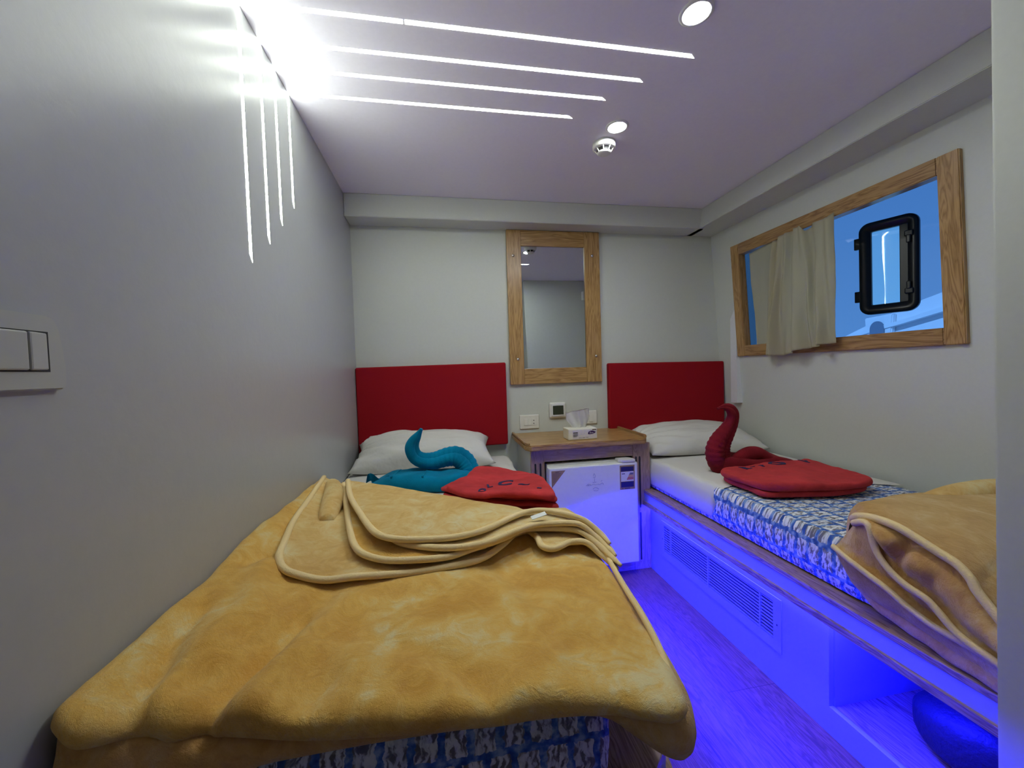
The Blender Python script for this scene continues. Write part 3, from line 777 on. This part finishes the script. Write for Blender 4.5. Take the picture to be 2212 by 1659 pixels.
sh = obj('bed_sheet', bm, 'sheet', None, True); tag(sh, 'white fitted sheet over the head of the right bed', 'sheet', 'white sheets')
# dark bag in the cubby
bm = bmesh.new()
rws = []
for i in range(15):
    u = i / 14; y = .62 + .29 * u; hgt = .165 + .012 * sin(u * 5) - .02 * u; c = 1.40; wd = .17; e = sin(pi * min(1, max(.02, u))) ** .35
    rws.append([(c + wd * e * (abs(cos(a)) ** .5) * (1 if cos(a) > 0 else -1) , y, .0886 + hgt / 2 + hgt / 2 * e * (abs(sin(a)) ** .5) * (1 if sin(a) > 0 else -1)) for a in [2 * pi * k / 28 for k in range(29)]])
grid_surface(bm, rws); bmesh.ops.remove_doubles(bm, verts=bm.verts, dist=1e-4)
bmesh.ops.holes_fill(bm, edges=[e for e in bm.edges if e.is_boundary])
bag = obj('bag', bm, 'bag', None, True); tag(bag, 'dark soft bag stowed in the open space under the right bed', 'bag')

# ------------------------------------------------------------------ pillows
def pillow(name, cx, cy, cz, w, d, h, label, rotz=0, tiltx=0, seed=0, corner=.06):
    bm = bmesh.new(); n = 44; T = []; B = []
    for i in range(n + 1):
        rt, rbm = [], []
        for j in range(n + 1):
            u = i / n * 2 - 1; v = j / n * 2 - 1
            pin = 1 - corner * (1 - abs(v) ** 1.6) * abs(u) ** 6; pin2 = 1 - corner * 1.4 * (1 - abs(u) ** 1.6) * abs(v) ** 6
            x = u * w / 2 * pin; y = v * d / 2 * pin2
            e = (max(0, 1 - abs(u) ** 2.6) * max(0, 1 - abs(v) ** 2.4)) ** .5
            wr = .010 * nz(u, v, 2.6, seed) + .006 * nz(u * 1, v * 2.5, 5, seed + 3)
            wr += .007 * sin((atan2(v, u + 1.3)) * 16) * smoothstep(.95, .3, abs(u + .9)) * smoothstep(.98, .5, abs(v)) * 1.5
            zt = e * (h * .62) + wr * min(1, e * 3); zb = -e * h * .38
            rt.append((x, y, zt)); rbm.append((x, y, zb))
        T.append(rt); B.append(rbm)
    Mx = Matrix.Translation((cx, cy, cz)) @ Matrix.Rotation(rotz, 4, 'Z') @ Matrix.Rotation(tiltx, 4, 'X')
    for R_, fl in ((T, False), (B, True)): grid_surface(bm, [[Mx @ Vector(p) for p in r] for r in R_])
    bmesh.ops.remove_doubles(bm, verts=bm.verts, dist=3e-4)
    o = obj(name, bm, 'pillow', None, True); tag(o, label, 'pillow', 'white pillows'); return o
p1 = pillow('pillow', -.112, 2.245, .706, .76, .33, .190, 'plump white pillow lying in front on the left bed', 0, radians(16), 1, .10)
p1b = pillow('pillow', -.165, 2.362, .740, .56, .17, .060, 'white pillow peeking out behind the plump one, against the left headboard', 0, radians(48), 5)
p2 = pillow('pillow', 1.545, 2.245, .690, .74, .42, .140, 'white pillow on the right bed at the window side', radians(-3), radians(12), 9)

# ------------------------------------------------------------------ golden blanket on the left bed
def H(x, y):
    return .705 - .03 * (x + .05) + .045 * exp(-((x + .5) / .10) ** 2)
CREASE = [([(-.33, .54), (-.315, .62), (-.29, .70), (-.27, .77)], .020, .018),
          ([(-.41, .575), (-.42, .62), (-.44, .70), (-.45, .80)], .020, .016),
          ([(-.37, .565), (-.375, .60), (-.36, .64)], .012, .012),
          ([(-.44, .95), (-.40, 1.05), (-.43, 1.2)], .010, .018),
          ([(-.20, .57), (-.18, .61)], .010, .016)]
RIDGE = [([(-.28, .56), (-.24, .70), (-.20, .82)], .018, .035), ([(-.39, .60), (-.385, .70), (-.37, .80), (-.40, .95)], .022, .03),
         ([(-.02, .62), (.02, .80), (-.03, .95)], .006, .05), ([(.18, .62), (.22, .80)], .006, .05)]
def upper_top(x, y):
    z = H(x, y) + .010 * nz(x, y, 5, 3) + .006 * nz(x, y, 12, 4) + .0025 * nz(x, y, 30, 6) - .012 * (max(0, 1 - 5 * abs(nz(x + .2 * y, y * .6, 4.2, 9)))) * smoothstep(-1, .2, nz(x, y, 3, 12)) + .008 * nz(x, y, 8, 17)
    for pl, dep, w in CREASE: z -= dep * exp(-(edge_dist((x, y), pl, False) / w) ** 2)
    for pl, dep, w in RIDGE: z += dep * exp(-(edge_dist((x, y), pl, False) / w) ** 2)
    if x > .33: z -= .35 * (x - .33) ** 1.2
    return z
bl = thing('blanket', 'golden plush blanket spread folded over the left bed', 'blanket', (-.05, 1.0, .62), 'golden plush blankets')
LOW = [(XL + .002, .74), (XL + .002, .62), (XL + .003, .565), (-.48, .550), (-.44, .546), (-.40, .548), (-.30, .554), (-.12, .556), (.08, .550), (.21, .535), (.25, .512), (.29, .492), (.325, .490), (.352, .512), (.374, .57), (.388, .68), (.398, .85), (.405, 1.1), (.405, 1.30), (.20, 1.36), (-.10, 1.44), (XL + .002, 1.5)]
bm = bmesh.new()
slab(bm, rounded(LOW, 4), lambda x, y: H(x, y) - .036 + .004 * nz(x, y, 7, 1), lambda x, y: .634 - .055 * smoothstep(.20, .34, x) - (.10 * smoothstep(-.25, -.40, x) if y < .566 else 0), .024, .018)
obj('lower_layer', bm, 'plush_under', bl, True)
UP = [(XL + .002, .74), (XL + .002, .64), (XL + .003, .588), (-.488, .560), (-.455, .540), (-.430, .548), (-.405, .568), (-.36, .564), (-.33, .576), (-.30, .564), (-.18, .540), (-.05, .526), (.08, .520), (.21, .512), (.26, .496), (.295, .484), (.322, .490), (.336, .515), (.352, .58), (.364, .67), (.376, .78), (.386, .90), (.392, 1.04), (.397, 1.2), (.25, 1.24), (.0, 1.35), (-.20, 1.45), (-.36, 1.54), (-.44, 1.60), (XL + .002, 1.62)]
bm = bmesh.new()
slab(bm, rounded(UP, 4), upper_top, lambda x, y: H(x, y) - .044, .026, .0125)
obj('upper_layer', bm, 'plush', bl, True)
def flap(name, mat, outline, off, th, bind, seed, side_drop=True, wav=.004):
    def tp(x, y):
        z = H(x, y) + off + wav * nz(x, y, 9, seed) + wav * .6 * nz(x, y, 25, seed)
        if x > .345: z -= 1.1 * (x - .345) ** 1.15
        return z
    bm = bmesh.new(); slab(bm, outline, tp, lambda x, y: tp(x, y) - th, .006, .014)
    o = obj(name, bm, mat, bl, True)
    bm = bmesh.new()
    pts = catmull([(x, y, tp(x, y) - .003) for x, y in bind], 6)
    tube(bm, pts, lambda t: .0088 * (1 - .55 * smoothstep(.93, 1, t)), 10, sq=(1, .85)); obj('binding', bm, 'binding', o, True)
    # stitched seam a finger's width inside the binding
    return tp
B1 = [(-.458, 1.590), (-.438, 1.344), (-.423, 1.172), (-.402, 1.047), (-.387, .977), (-.360, .930), (-.317, .900), (-.261, .877), (-.195, .875), (-.095, .885), (-.006, .890), (.071, .917), (.130, .972), (.174, 1.030), (.213, 1.052), (.231, 1.012), (.232, .950), (.260, .936), (.311, .966), (.350, .958), (.376, .938), (.391, .915), (.398, .895), (.401, .88)]
def close(b, extra): return [p[:2] for p in catmull([(x, y, 0) for x, y in b], 4)] + extra
flap('bottom_fold', 'plush_light', close(B1, [(.408, .90), (.410, .95), (.408, 1.15), (.22, 1.17), (.0, 1.30), (-.22, 1.43), (-.36, 1.55)]), .018, .014, B1, 11, wav=.007)
B2 = [(-.375, 1.533), (-.307, 1.277), (-.254, 1.084), (-.222, .989), (-.190, .939), (-.139, .907), (-.077, .896), (-.005, .899), (.052, .922), (.129, .963), (.189, 1.014), (.235, 1.021), (.299, 1.006), (.342, .988), (.378, .955), (.397, .91), (.405, .87)]
flap('middle_fold', 'plush', close(B2, [(.410, .89), (.410, 1.0), (.407, 1.13), (.22, 1.15), (.0, 1.28), (-.22, 1.41), (-.34, 1.50)]), .036, .014, B2, 12)
B3 = [(-.150, 1.02), (-.116, .963), (-.060, .926), (.014, .907), (.093, .928), (.164, .971), (.224, 1.008), (.278, 1.006), (.341, .992), (.378, .972), (.398, .94), (.406, .90)]
flap('inner_fold', 'plush_light', close(B3, [(.408, .92), (.409, 1.05), (.405, 1.12), (.22, 1.13), (.0, 1.24), (-.12, 1.22)]), .050, .012, B3, 13)
B4 = [(-.347, 1.480), (-.297, 1.289), (-.237, 1.133), (-.192, 1.024), (-.157, .967), (-.113, .941), (-.042, .933), (.028, .937), (.098, .972), (.172, 1.035), (.226, 1.072), (.275, 1.066), (.330, 1.020), (.368, 1.0), (.396, .97), (.405, .93)]
t4 = flap('top_fold', 'plush_light', close(B4[:11], [(.20, 1.105), (.05, 1.215), (-.06, 1.300), (-.20, 1.40), (-.29, 1.455)]), .066, .013, B4, 14)
bm = bmesh.new()
tube(bm, catmull([(.400, .95, .676), (.386, .88, .680), (.373, .79, .680), (.361, .68, .678), (.349, .60, .670), (.332, .53, .658)], 6), .0065, 8)
obj('binding', bm, 'binding', bl, True)
bm = bmesh.new(); box(bm, (.222, 1.012, .7565), (.262, 1.036, .7580), 0)
for v in bm.verts: v.co.z += .010 * (v.co.x - .222) / .04
lbq = obj('care_label', bm, 'label', bl); lbq['label'] = 'small white care label'
# bulky roll where the folds turn back at the wall
bm = bmesh.new()
tube(bm, catmull([(-.455, 1.60, .735), (-.42, 1.55, .748), (-.38, 1.42, .750), (-.36, 1.30, .744), (-.345, 1.20, .738)], 8), lambda t: .004 + .030 * sin(pi * min(1, .12 + .88 * (1 - t))) ** .7, 16)
obj('rolled_fold', bm, 'plush_light', bl, True)
place(bl)

# ------------------------------------------------------------------ blanket heaped on the right bed
rbk = thing('blanket', 'tan plush blanket heaped in folds over the near end of the right bed', 'blanket', (1.4, .9, .62), 'golden plush blankets')
drape = [(1.128, .965, .590), (1.132, .938, .534), (1.135, .913, .505), (1.135, .857, .494), (1.135, .802, .492), (1.133, .747, .484), (1.130, .699, .472), (1.118, .628, .470), (1.104, .560, .462)]
Cc = [(1.112, .957, .612), (1.10, .903, .600), (1.10, .852, .583), (1.10, .805, .569), (1.10, .767, .552), (1.10, .730, .540), (1.10, .700, .534), (1.10, .640, .530), (1.098, .560, .515)]
Bb = [(1.120, .905, .700), (1.09, .845, .722), (1.09, .823, .660), (1.09, .793, .626), (1.09, .757, .606), (1.09, .718, .597), (1.09, .694, .580), (1.088, .650, .548), (1.082, .560, .530)]
Tt = [(1.130, .915, .708), (1.118, .892, .724), (1.110, .845, .737), (1.10, .789, .740), (1.10, .745, .728), (1.10, .706, .714), (1.098, .667, .702), (1.092, .640, .683), (1.088, .624, .660), (1.078, .560, .600)]
Sil = [(1.135, .925, .700), (1.207, .985, .702), (1.322, 1.022, .704), (1.445, 1.050, .706), (1.523, 1.052, .708), (1.609, 1.040, .710), (1.712, 1.034, .712), (1.818, 1.020, .715), (1.885, 1.00, .72)]
def row(P, n=61): return resample(catmull(P, 10), n)
def mixr(A, B, t, push=(0, 0, 0), wob=0, seed=0):
    out = []
    for i, (a, b) in enumerate(zip(A, B)):
        s = sin(pi * min(1, i / (len(A) - 1) * 1.0)); p = a.lerp(b, t) + Vector(push) * (.25 + .75 * s)
        if wob: p += Vector((1, .3, .4)) * wob * nz(i * .09, t * 2, 1.6, seed)
        out.append(p)
    return out
rD, rC, rB, rT, rS = row(drape), row(Cc), row(Bb), row(Tt), row(Sil)
under = [p + Vector((.012, 0, -.001)) for p in rD]
far_low = [Vector((p.x, p.y + .012, .6225)) for p in rS]
rows = [under, rD, mixr(rD, rC, .35, (-.004, 0, 0), .006, 1), mixr(rD, rC, .75, (-.002, 0, 0), .006, 2), rC, mixr(rC, rB, .12, (.024, 0, .0), 0),
        mixr(rC, rB, .4, (.018, 0, 0), .012, 3), mixr(rC, rB, .75, (.010, 0, 0), .010, 4), rB]
# three bulges and two pinches of the heap between the side flap and the top binding
def bulge(t, px, seed):
    out = []
    for i, (a, b) in enumerate(zip(rB, rT)):
        u = i / 60; p = a.lerp(b, t); L = smoothstep(.05, .3, u)
        p.x -= px * L * (1 - .75 * exp(-((u - .42) / .035) ** 2) - .6 * exp(-((u - .60) / .03) ** 2)) * (1.25 - .3 * cos(u * 9))
        p.x += .035 * L * exp(-((u - .42) / .04) ** 2) * t; out.append(p)
    return out
rows += [bulge(.10, -.014, 1), bulge(.28, .008, 1), bulge(.5, .020, 2), bulge(.72, .012, 3), bulge(.92, -.022, 4), rT]
for t in (.04, .12, .24, .38, .52, .66, .8, .92):
    out = []
    for i, (a, b) in enumerate(zip(rT, rS)):
        u = i / 60; p = a.lerp(b, t)
        L = (b - a).length
        p.z += min(.055, L * .30) * sin(pi * t) ** .8 * .55 + .010 * nz(p.x, p.y, 7, 8) * sin(pi * t) + .003 * nz(p.x, p.y, 26, 3)
        p.x += .10 * u * u * sin(pi * t); p.y -= .10 * u * u * sin(pi * t)
        p.y = max(p.y, .555)
        out.append(p)
    rows.append(out)
rows += [rS, [p + Vector((0, .010, -.02)) for p in rS], far_low]
for r in rows:
    for p in r:
        p.y = max(p.y, .548)
        lim = wx(p.z) - .006
        if p.x > lim: p.x = lim
bm = bmesh.new(); grid_surface(bm, rows)
o = obj('heap', bm, 'plush_tan', rbk, True)
sb = o.modifiers.new('s', 'SUBSURF'); sb.levels = 1; sb.render_levels = 1
for R_, r_ in ((rT, .0105), (rB, .009), (rC, .0085)):
    bm = bmesh.new(); P = [p + Vector((-.004, 0, .001)) for p in R_ if p.y > .56]
    tube(bm, P, r_, 10, sq=(.8, 1)); obj('binding', bm, 'binding', rbk, True)
# a second roll of the blanket at the window wall
bm = bmesh.new(); tube(bm, catmull([(1.50, 1.00, .690), (1.62, .99, .705), (1.76, .985, .712), (1.86, .98, .716)], 8), lambda t: .016 + .026 * sin(pi * (.1 + .8 * t)) , 14)
obj('rolled_fold', bm, 'plush_light', rbk, True)
# lower layer lying on the deck board
bm = bmesh.new()
rws = []
A = row([(1.140, .93, .52), (1.138, .86, .478), (1.130, .78, .470), (1.116, .70, .466), (1.104, .612, .466), (1.104, .56, .466)], 30)
for k, (dx, dz) in enumerate(((.02, -.006), (.0, -.004), (-.006, .004), (-.004, .014), (.004, .024), (.02, .034))): rws.append([p + Vector((dx, 0, dz + .002 * sin(i * .9))) for i, p in enumerate(A)])
grid_surface(bm, rws); obj('lower_layer', bm, 'plush_tan', rbk, True)
place(rbk)

# ------------------------------------------------------------------ towels
def towel_stack(name, label, outlines, mat, group, zs, seed, letters, base):
    t = thing(name, label, 'towel', base, group)
    for k, (o_, (zb, zt)) in enumerate(zip(outlines, zs)):
        bm = bmesh.new(); last = k == len(zs) - 1
        def tp(x, y, zt=zt, k=k): return zt + .0045 * nz(x, y, 14, seed + k) + .003 * nz(x, y, 34, seed + k) + (.006 * sin((x - y) * 12 + seed) if last else 0) + (.010 * sin(x * 34 + 1) * smoothstep(1.46 - .35 * x, 1.40 - .35 * x, y) if seed == 21 and k > 0 else 0)
        slab(bm, rounded(o_, 6), tp, lambda x, y, zb=zb, tp=tp, zt=zt: zb + (tp(x, y) - zt) * (.9 if seed == 21 and k > 0 else 0), .0085 if not last else .011, .010)
        obj('fold', bm, mat, t, True)
        if last: TP = tp
    for ch, x, y, size, rot, sx_ in letters:
        Mx = Matrix.Translation((x, y, 0)) @ Matrix.Rotation(rot, 4, 'Z') @ Matrix.Diagonal((sx_, 1, 1, 1))
        o = text_mesh('embroidered_letter', ch, 'embroider', t, size, Mx, .0008, offset=.0025)
        for v in o.data.vertices: v.co.z += TP(v.co.x, v.co.y) + .0012
    place(t)
    return t
TL = [(.000, 1.52), (.05, 1.545), (.10, 1.70), (.14, 1.765), (.27, 1.73), (.372, 1.60), (.383, 1.44), (.372, 1.315), (.30, 1.335), (.18, 1.375), (.08, 1.42)]
TLb = [(-.022, 1.60), (.03, 1.68), (.10, 1.76), (.27, 1.75), (.388, 1.62), (.398, 1.44), (.385, 1.345), (.32, 1.385), (.21, 1.43), (.08, 1.50)]
TLc = [(-.015, 1.58), (.04, 1.66), (.10, 1.74), (.27, 1.73), (.380, 1.62), (.385, 1.44), (.388, 1.330), (.31, 1.37), (.24, 1.395), (.17, 1.44), (.06, 1.48)]
towel_stack('folded_towel', 'coral red towel folded into a pad with navy letters, on the left bed', [TLb, TLc, TLb, TL], 'terry_red', 'folded red towels',
            [(.638, .654), (.659, .674), (.679, .694), (.700, .722)], 21,
            [('O', .128, 1.440, .055, radians(-25), .6), ('L', .162, 1.485, .050, radians(0), .8), ('C', .225, 1.500, .088, radians(-18), .95), ('~', .288, 1.440, .075, radians(-35), .9), ('-', .335, 1.385, .05, radians(-40), .9)], (.19, 1.55, .625))
TR = [(1.213, 1.555), (1.273, 1.612), (1.387, 1.616), (1.533, 1.628), (1.64, 1.600), (1.735, 1.640), (1.745, 1.560), (1.735, 1.440), (1.715, 1.335), (1.66, 1.275), (1.53, 1.262), (1.38, 1.285), (1.240, 1.325), (1.215, 1.42)]
TRb = [(1.228, 1.545), (1.28, 1.595), (1.53, 1.605), (1.70, 1.60), (1.725, 1.44), (1.700, 1.335), (1.64, 1.290), (1.50, 1.275), (1.38, 1.295), (1.232, 1.335), (1.228, 1.42)]
towel_stack('folded_towel', 'deep red towel folded flat with navy letters, on the right bed', [TRb, TR], 'terry_red', 'folded red towels',
            [(.626, .650), (.652, .683)], 33,
            [('R', 1.340, 1.565, .058, radians(8), .9), ('~', 1.385, 1.575, .040, 0, .9), ('r', 1.425, 1.565, .055, 0, .9), ('O', 1.515, 1.572, .075, radians(-8), 1.25), ('A', 1.665, 1.570, .060, radians(170), .9)], (1.48, 1.45, .625))

# ------------------------------------------------------------------ towel swans
def neck(bm, pts, rad, off, ns=18):
    # two rolled tubes lying against each other
    P = catmull(pts, 8); n = len(P)
    for s in (-1, 1):
        Q = []
        for i, p in enumerate(P):
            a = P[max(i - 1, 0)]; b = P[min(i + 1, n - 1)]; t = (b - a).normalized(); side = t.cross(Vector((0, -1, 0))).normalized()
            r = rad(i / (n - 1)); Q.append(p + (side * off[0] + Vector((0, -1, 0)) * off[1]) * s * r)
        tube(bm, Q, [rad(i / (n - 1)) * (1 + .05 * sin(i * 1.9) * smoothstep(.3, .8, i / (n - 1))) for i in range(n)], ns, up=Vector((0, -1, 0)))
sw = thing('towel_swan', 'teal blue towel rolled into a swan with a raised curling neck, on the left bed', 'towel', (-.1, 1.85, .625), 'towel swans')
bm = bmesh.new()
neck(bm, [(-.103, 1.83, .893), (-.112, 1.835, .878), (-.125, 1.84, .858), (-.143, 1.85, .830), (-.150, 1.855, .799), (-.136, 1.86, .762), (-.100, 1.86, .741), (-.048, 1.86, .738), (.006, 1.86, .750), (.052, 1.86, .750), (.088, 1.855, .722), (.104, 1.845, .685), (.100, 1.835, .650)],
     lambda t: .006 + .019 * smoothstep(0, .35, t) + .013 * smoothstep(.35, .9, t), (.30, .25))
obj('neck', bm, 'terry_teal', sw, True)
BODY = [(-.375, 1.93), (-.33, 1.855), (-.26, 1.80), (-.13, 1.735), (-.02, 1.70), (.06, 1.72), (.125, 1.80), (.110, 1.87), (.0, 1.905), (-.15, 1.935), (-.27, 1.955)]
bm = bmesh.new()
def btop(x, y):
    u = (x + .375) / .5
    return .630 + .062 * smoothstep(0, .35, u) + .010 * abs(sin(u * 9)) * (1 - u * .5) + .004 * nz(x, y, 20, 5)
slab(bm, rounded(BODY, 5), btop, lambda x, y: .625, .035, .013)
obj('body', bm, 'terry_teal', sw, True)
bm = bmesh.new()
rws = []
for i in range(14):
    v = i / 13; rws.append([(-.375 + .03 * v + u * .17, 1.935 - .12 * u - .02 * v + .012 * sin(u * 8), .632 + .040 * sin(pi * v) * (1 - .3 * u) + .018 * u + .012 * sin(u * 11 + v * 2)) for u in [k / 15 for k in range(16)]])
grid_surface(bm, rws); bmesh.ops.solidify(bm, geom=list(bm.faces), thickness=.005); obj('tail', bm, 'terry_teal', sw, True)
for (a, b) in (((-.245, 1.79), (-.205, 1.92)), ((-.105, 1.725), (-.075, 1.90))):
    bm = bmesh.new(); P = [Vector((a[0] + (b[0] - a[0]) * k / 12, a[1] + (b[1] - a[1]) * k / 12, 0)) for k in range(1, 12)]
    for p in P: p.z = btop(p.x, p.y) - .001
    tube(bm, P, .004, 8); obj('hem', bm, 'terry_teal', sw, True)
place(sw); sw.location.z += .010
sr = thing('towel_swan', 'dark maroon towel rolled into a tall necked swan, on the right bed', 'towel', (1.4, 1.75, .625), 'towel swans')
bm = bmesh.new()
neck(bm, [(1.322, 1.72, .938), (1.345, 1.722, .944), (1.372, 1.725, .944), (1.402, 1.73, .930), (1.420, 1.735, .900), (1.412, 1.74, .858), (1.384, 1.74, .815), (1.352, 1.74, .772), (1.336, 1.74, .730), (1.340, 1.74, .690), (1.362, 1.74, .655)],
     lambda t: .004 + .017 * smoothstep(.03, .40, t) + .022 * smoothstep(.38, .85, t), (.5, .15))
obj('neck', bm, 'terry_maroon', sr, True)
BODY = [(1.315, 1.74), (1.33, 1.69), (1.40, 1.655), (1.55, 1.65), (1.66, 1.655), (1.76, 1.67), (1.78, 1.72), (1.70, 1.80), (1.60, 1.865), (1.50, 1.855), (1.38, 1.81)]
bm = bmesh.new()
def rtop(x, y):
    u = (x - 1.31) / .5
    return .690 - .045 * smoothstep(.5, 1, u) + .012 * sin(u * 11) * (1 - .5 * u) + .010 * exp(-((y - 1.80) / .03) ** 2) + .004 * nz(x, y, 20, 9)
slab(bm, rounded(BODY, 5), rtop, lambda x, y: .625, .035, .013)
obj('body', bm, 'terry_maroon', sr, True)
bm = bmesh.new(); tube(bm, catmull([(1.39, 1.70, .675), (1.47, 1.715, .698), (1.54, 1.72, .700), (1.60, 1.70, .672)], 8), lambda t: .014 + .024 * sin(pi * (.1 + .8 * t)), 16); obj('wing', bm, 'terry_maroon', sr, True)
place(sr)

# ------------------------------------------------------------------ curtain
cu = thing('curtain', 'beige cloth curtain bunched over the far half of the window', 'curtain', (1.87, 1.8, 1.84))
def curtain(bm, topY, botY, topZ, botZ, dx0, dx1, folds, amp, nu=90, nv=50, side=None):
    rows = []
    for i in range(nv + 1):
        v = i / nv; r = []
        for j in range(nu + 1):
            u = j / nu; s = v ** .8
            ty = topY(u); by = botY(u); y = ty + (by - ty) * s; z = topZ(u) + (botZ(u) - topZ(u)) * v
            f = sum(a * sin(2 * pi * (k * u + ph + drift * v)) for k, a, ph, drift in folds)
            x = wx(z) + dx0 + (dx1 - dx0) * smoothstep(.1, .8, v) - amp * .5 * (f + 1.75) * (.55 + .45 * v) - .003 * nz(u * 3, v * 4, 2, 4)
            y += .012 * sin(2 * pi * (2.2 * u + v)) * v * (1 - v) * 2
            r.append((x, y, z))
        rows.append(r)
    grid_surface(bm, rows)
    bmesh.ops.solidify(bm, geom=list(bm.faces), thickness=.0025)
def lerp_pts(P): 
    def f(u):
        for (a, ya), (b, yb) in zip(P, P[1:]):
            if u <= b: return ya + (yb - ya) * (u - a) / (b - a)
        return P[-1][1]
    return f
bm = bmesh.new()
curtain(bm, lerp_pts([(0, 2.125), (1, 1.865)]), lerp_pts([(0, 2.095), (.3, 2.03), (1, 1.88)]), lerp_pts([(0, 1.820), (.55, 1.835), (1, 1.835)]), lerp_pts([(0, 1.262), (1, 1.262)]), .004, -.002, [(1.4, .5, .1, .2), (3.1, .25, .4, .1)], .010, 50, 40)
obj('flat_panel', bm, 'curtain', cu, True)
bm = bmesh.new()
curtain(bm, lerp_pts([(0, 1.915), (.25, 1.845), (.62, 1.735), (.70, 1.715), (1, 1.570)]), lerp_pts([(0, 2.000), (.35, 1.865), (.6, 1.72), (1, 1.572)]),
        lerp_pts([(0, 1.826), (.25, 1.838), (.45, 1.846), (.62, 1.845), (.68, 1.815), (.76, 1.838), (.96, 1.832), (1, 1.850)]), lerp_pts([(0, 1.197), (.35, 1.194), (.6, 1.222), (.85, 1.235), (1, 1.240)]),
        -.014, -.026, [(3.0, 1.0, .55, .15), (6.3, .6, .2, -.25), (11, .12, .7, .3)], .046, 140, 60)
obj('gathered_panel', bm, 'curtain', cu, True)
place(cu)

# ------------------------------------------------------------------ world and camera
w = bpy.data.worlds.new('sky'); SC.world = w; w.use_nodes = True; nt = w.node_tree
bg = nt.nodes['Background']
tc = N(nt, 'ShaderNodeTexCoord'); sx_ = N(nt, 'ShaderNodeSeparateXYZ'); nt.links.new(tc.outputs['Generated'], sx_.inputs[0])
rp = N(nt, 'ShaderNodeValToRGB'); e = rp.color_ramp.elements
e[0].position = 0; e[0].color = (.36, .50, .66, 1); e[1].position = .6; e[1].color = (.13, .24, .42, 1)
nt.links.new(sx_.outputs['Z'], rp.inputs['Fac']); nt.links.new(rp.outputs['Color'], bg.inputs['Color'])
bg.inputs['Strength'].default_value = 1.0

sl = bpy.data.lights.new('sun', 'SUN'); sl.energy = 3.2; sl.angle = .02; sl.color = (.9, .96, 1)
so_ = bpy.data.objects.new('sun', sl); COL.objects.link(so_); so_.rotation_euler = Vector((.75, .25, -.6)).to_track_quat('-Z', 'Y').to_euler()
SC.cycles.max_bounces = 8; SC.cycles.diffuse_bounces = 4; SC.cycles.adaptive_threshold = .02; SC.cycles.glossy_bounces = 3; SC.cycles.transmission_bounces = 3; SC.cycles.transparent_max_bounces = 6
SC.cycles.caustics_reflective = False; SC.cycles.caustics_refractive = False
cam = bpy.data.cameras.new('camera'); co = bpy.data.objects.new('camera', cam); COL.objects.link(co)
cam.sensor_width = 36; cam.sensor_fit = 'HORIZONTAL'; cam.lens = 849.75 / 2212 * 36; cam.clip_start = .01
yaw, pitch, roll = .174193467, -.0348267194, .0307519202
cy, sy_, cp, sp_, cr, sr_ = cos(yaw), sin(yaw), cos(pitch), sin(pitch), cos(roll), sin(roll)
F_ = Vector((sy_ * cp, cy * cp, sp_)); rt = Vector((cy, -sy_, 0)); dn = F_.cross(rt)
r2 = rt * cr + dn * sr_; d2 = -rt * sr_ + dn * cr
mw = Matrix(((r2.x, -d2.x, -F_.x, 0), (r2.y, -d2.y, -F_.y, 0), (r2.z, -d2.z, -F_.z, 1.157), (0, 0, 0, 1)))
co.matrix_world = mw
SC.camera = co
SC.view_settings.view_transform = 'Standard'; SC.view_settings.look = 'None'
SC.view_settings.gamma = 1; SC.view_settings.use_curve_mapping = False; SC.view_settings.exposure = .37
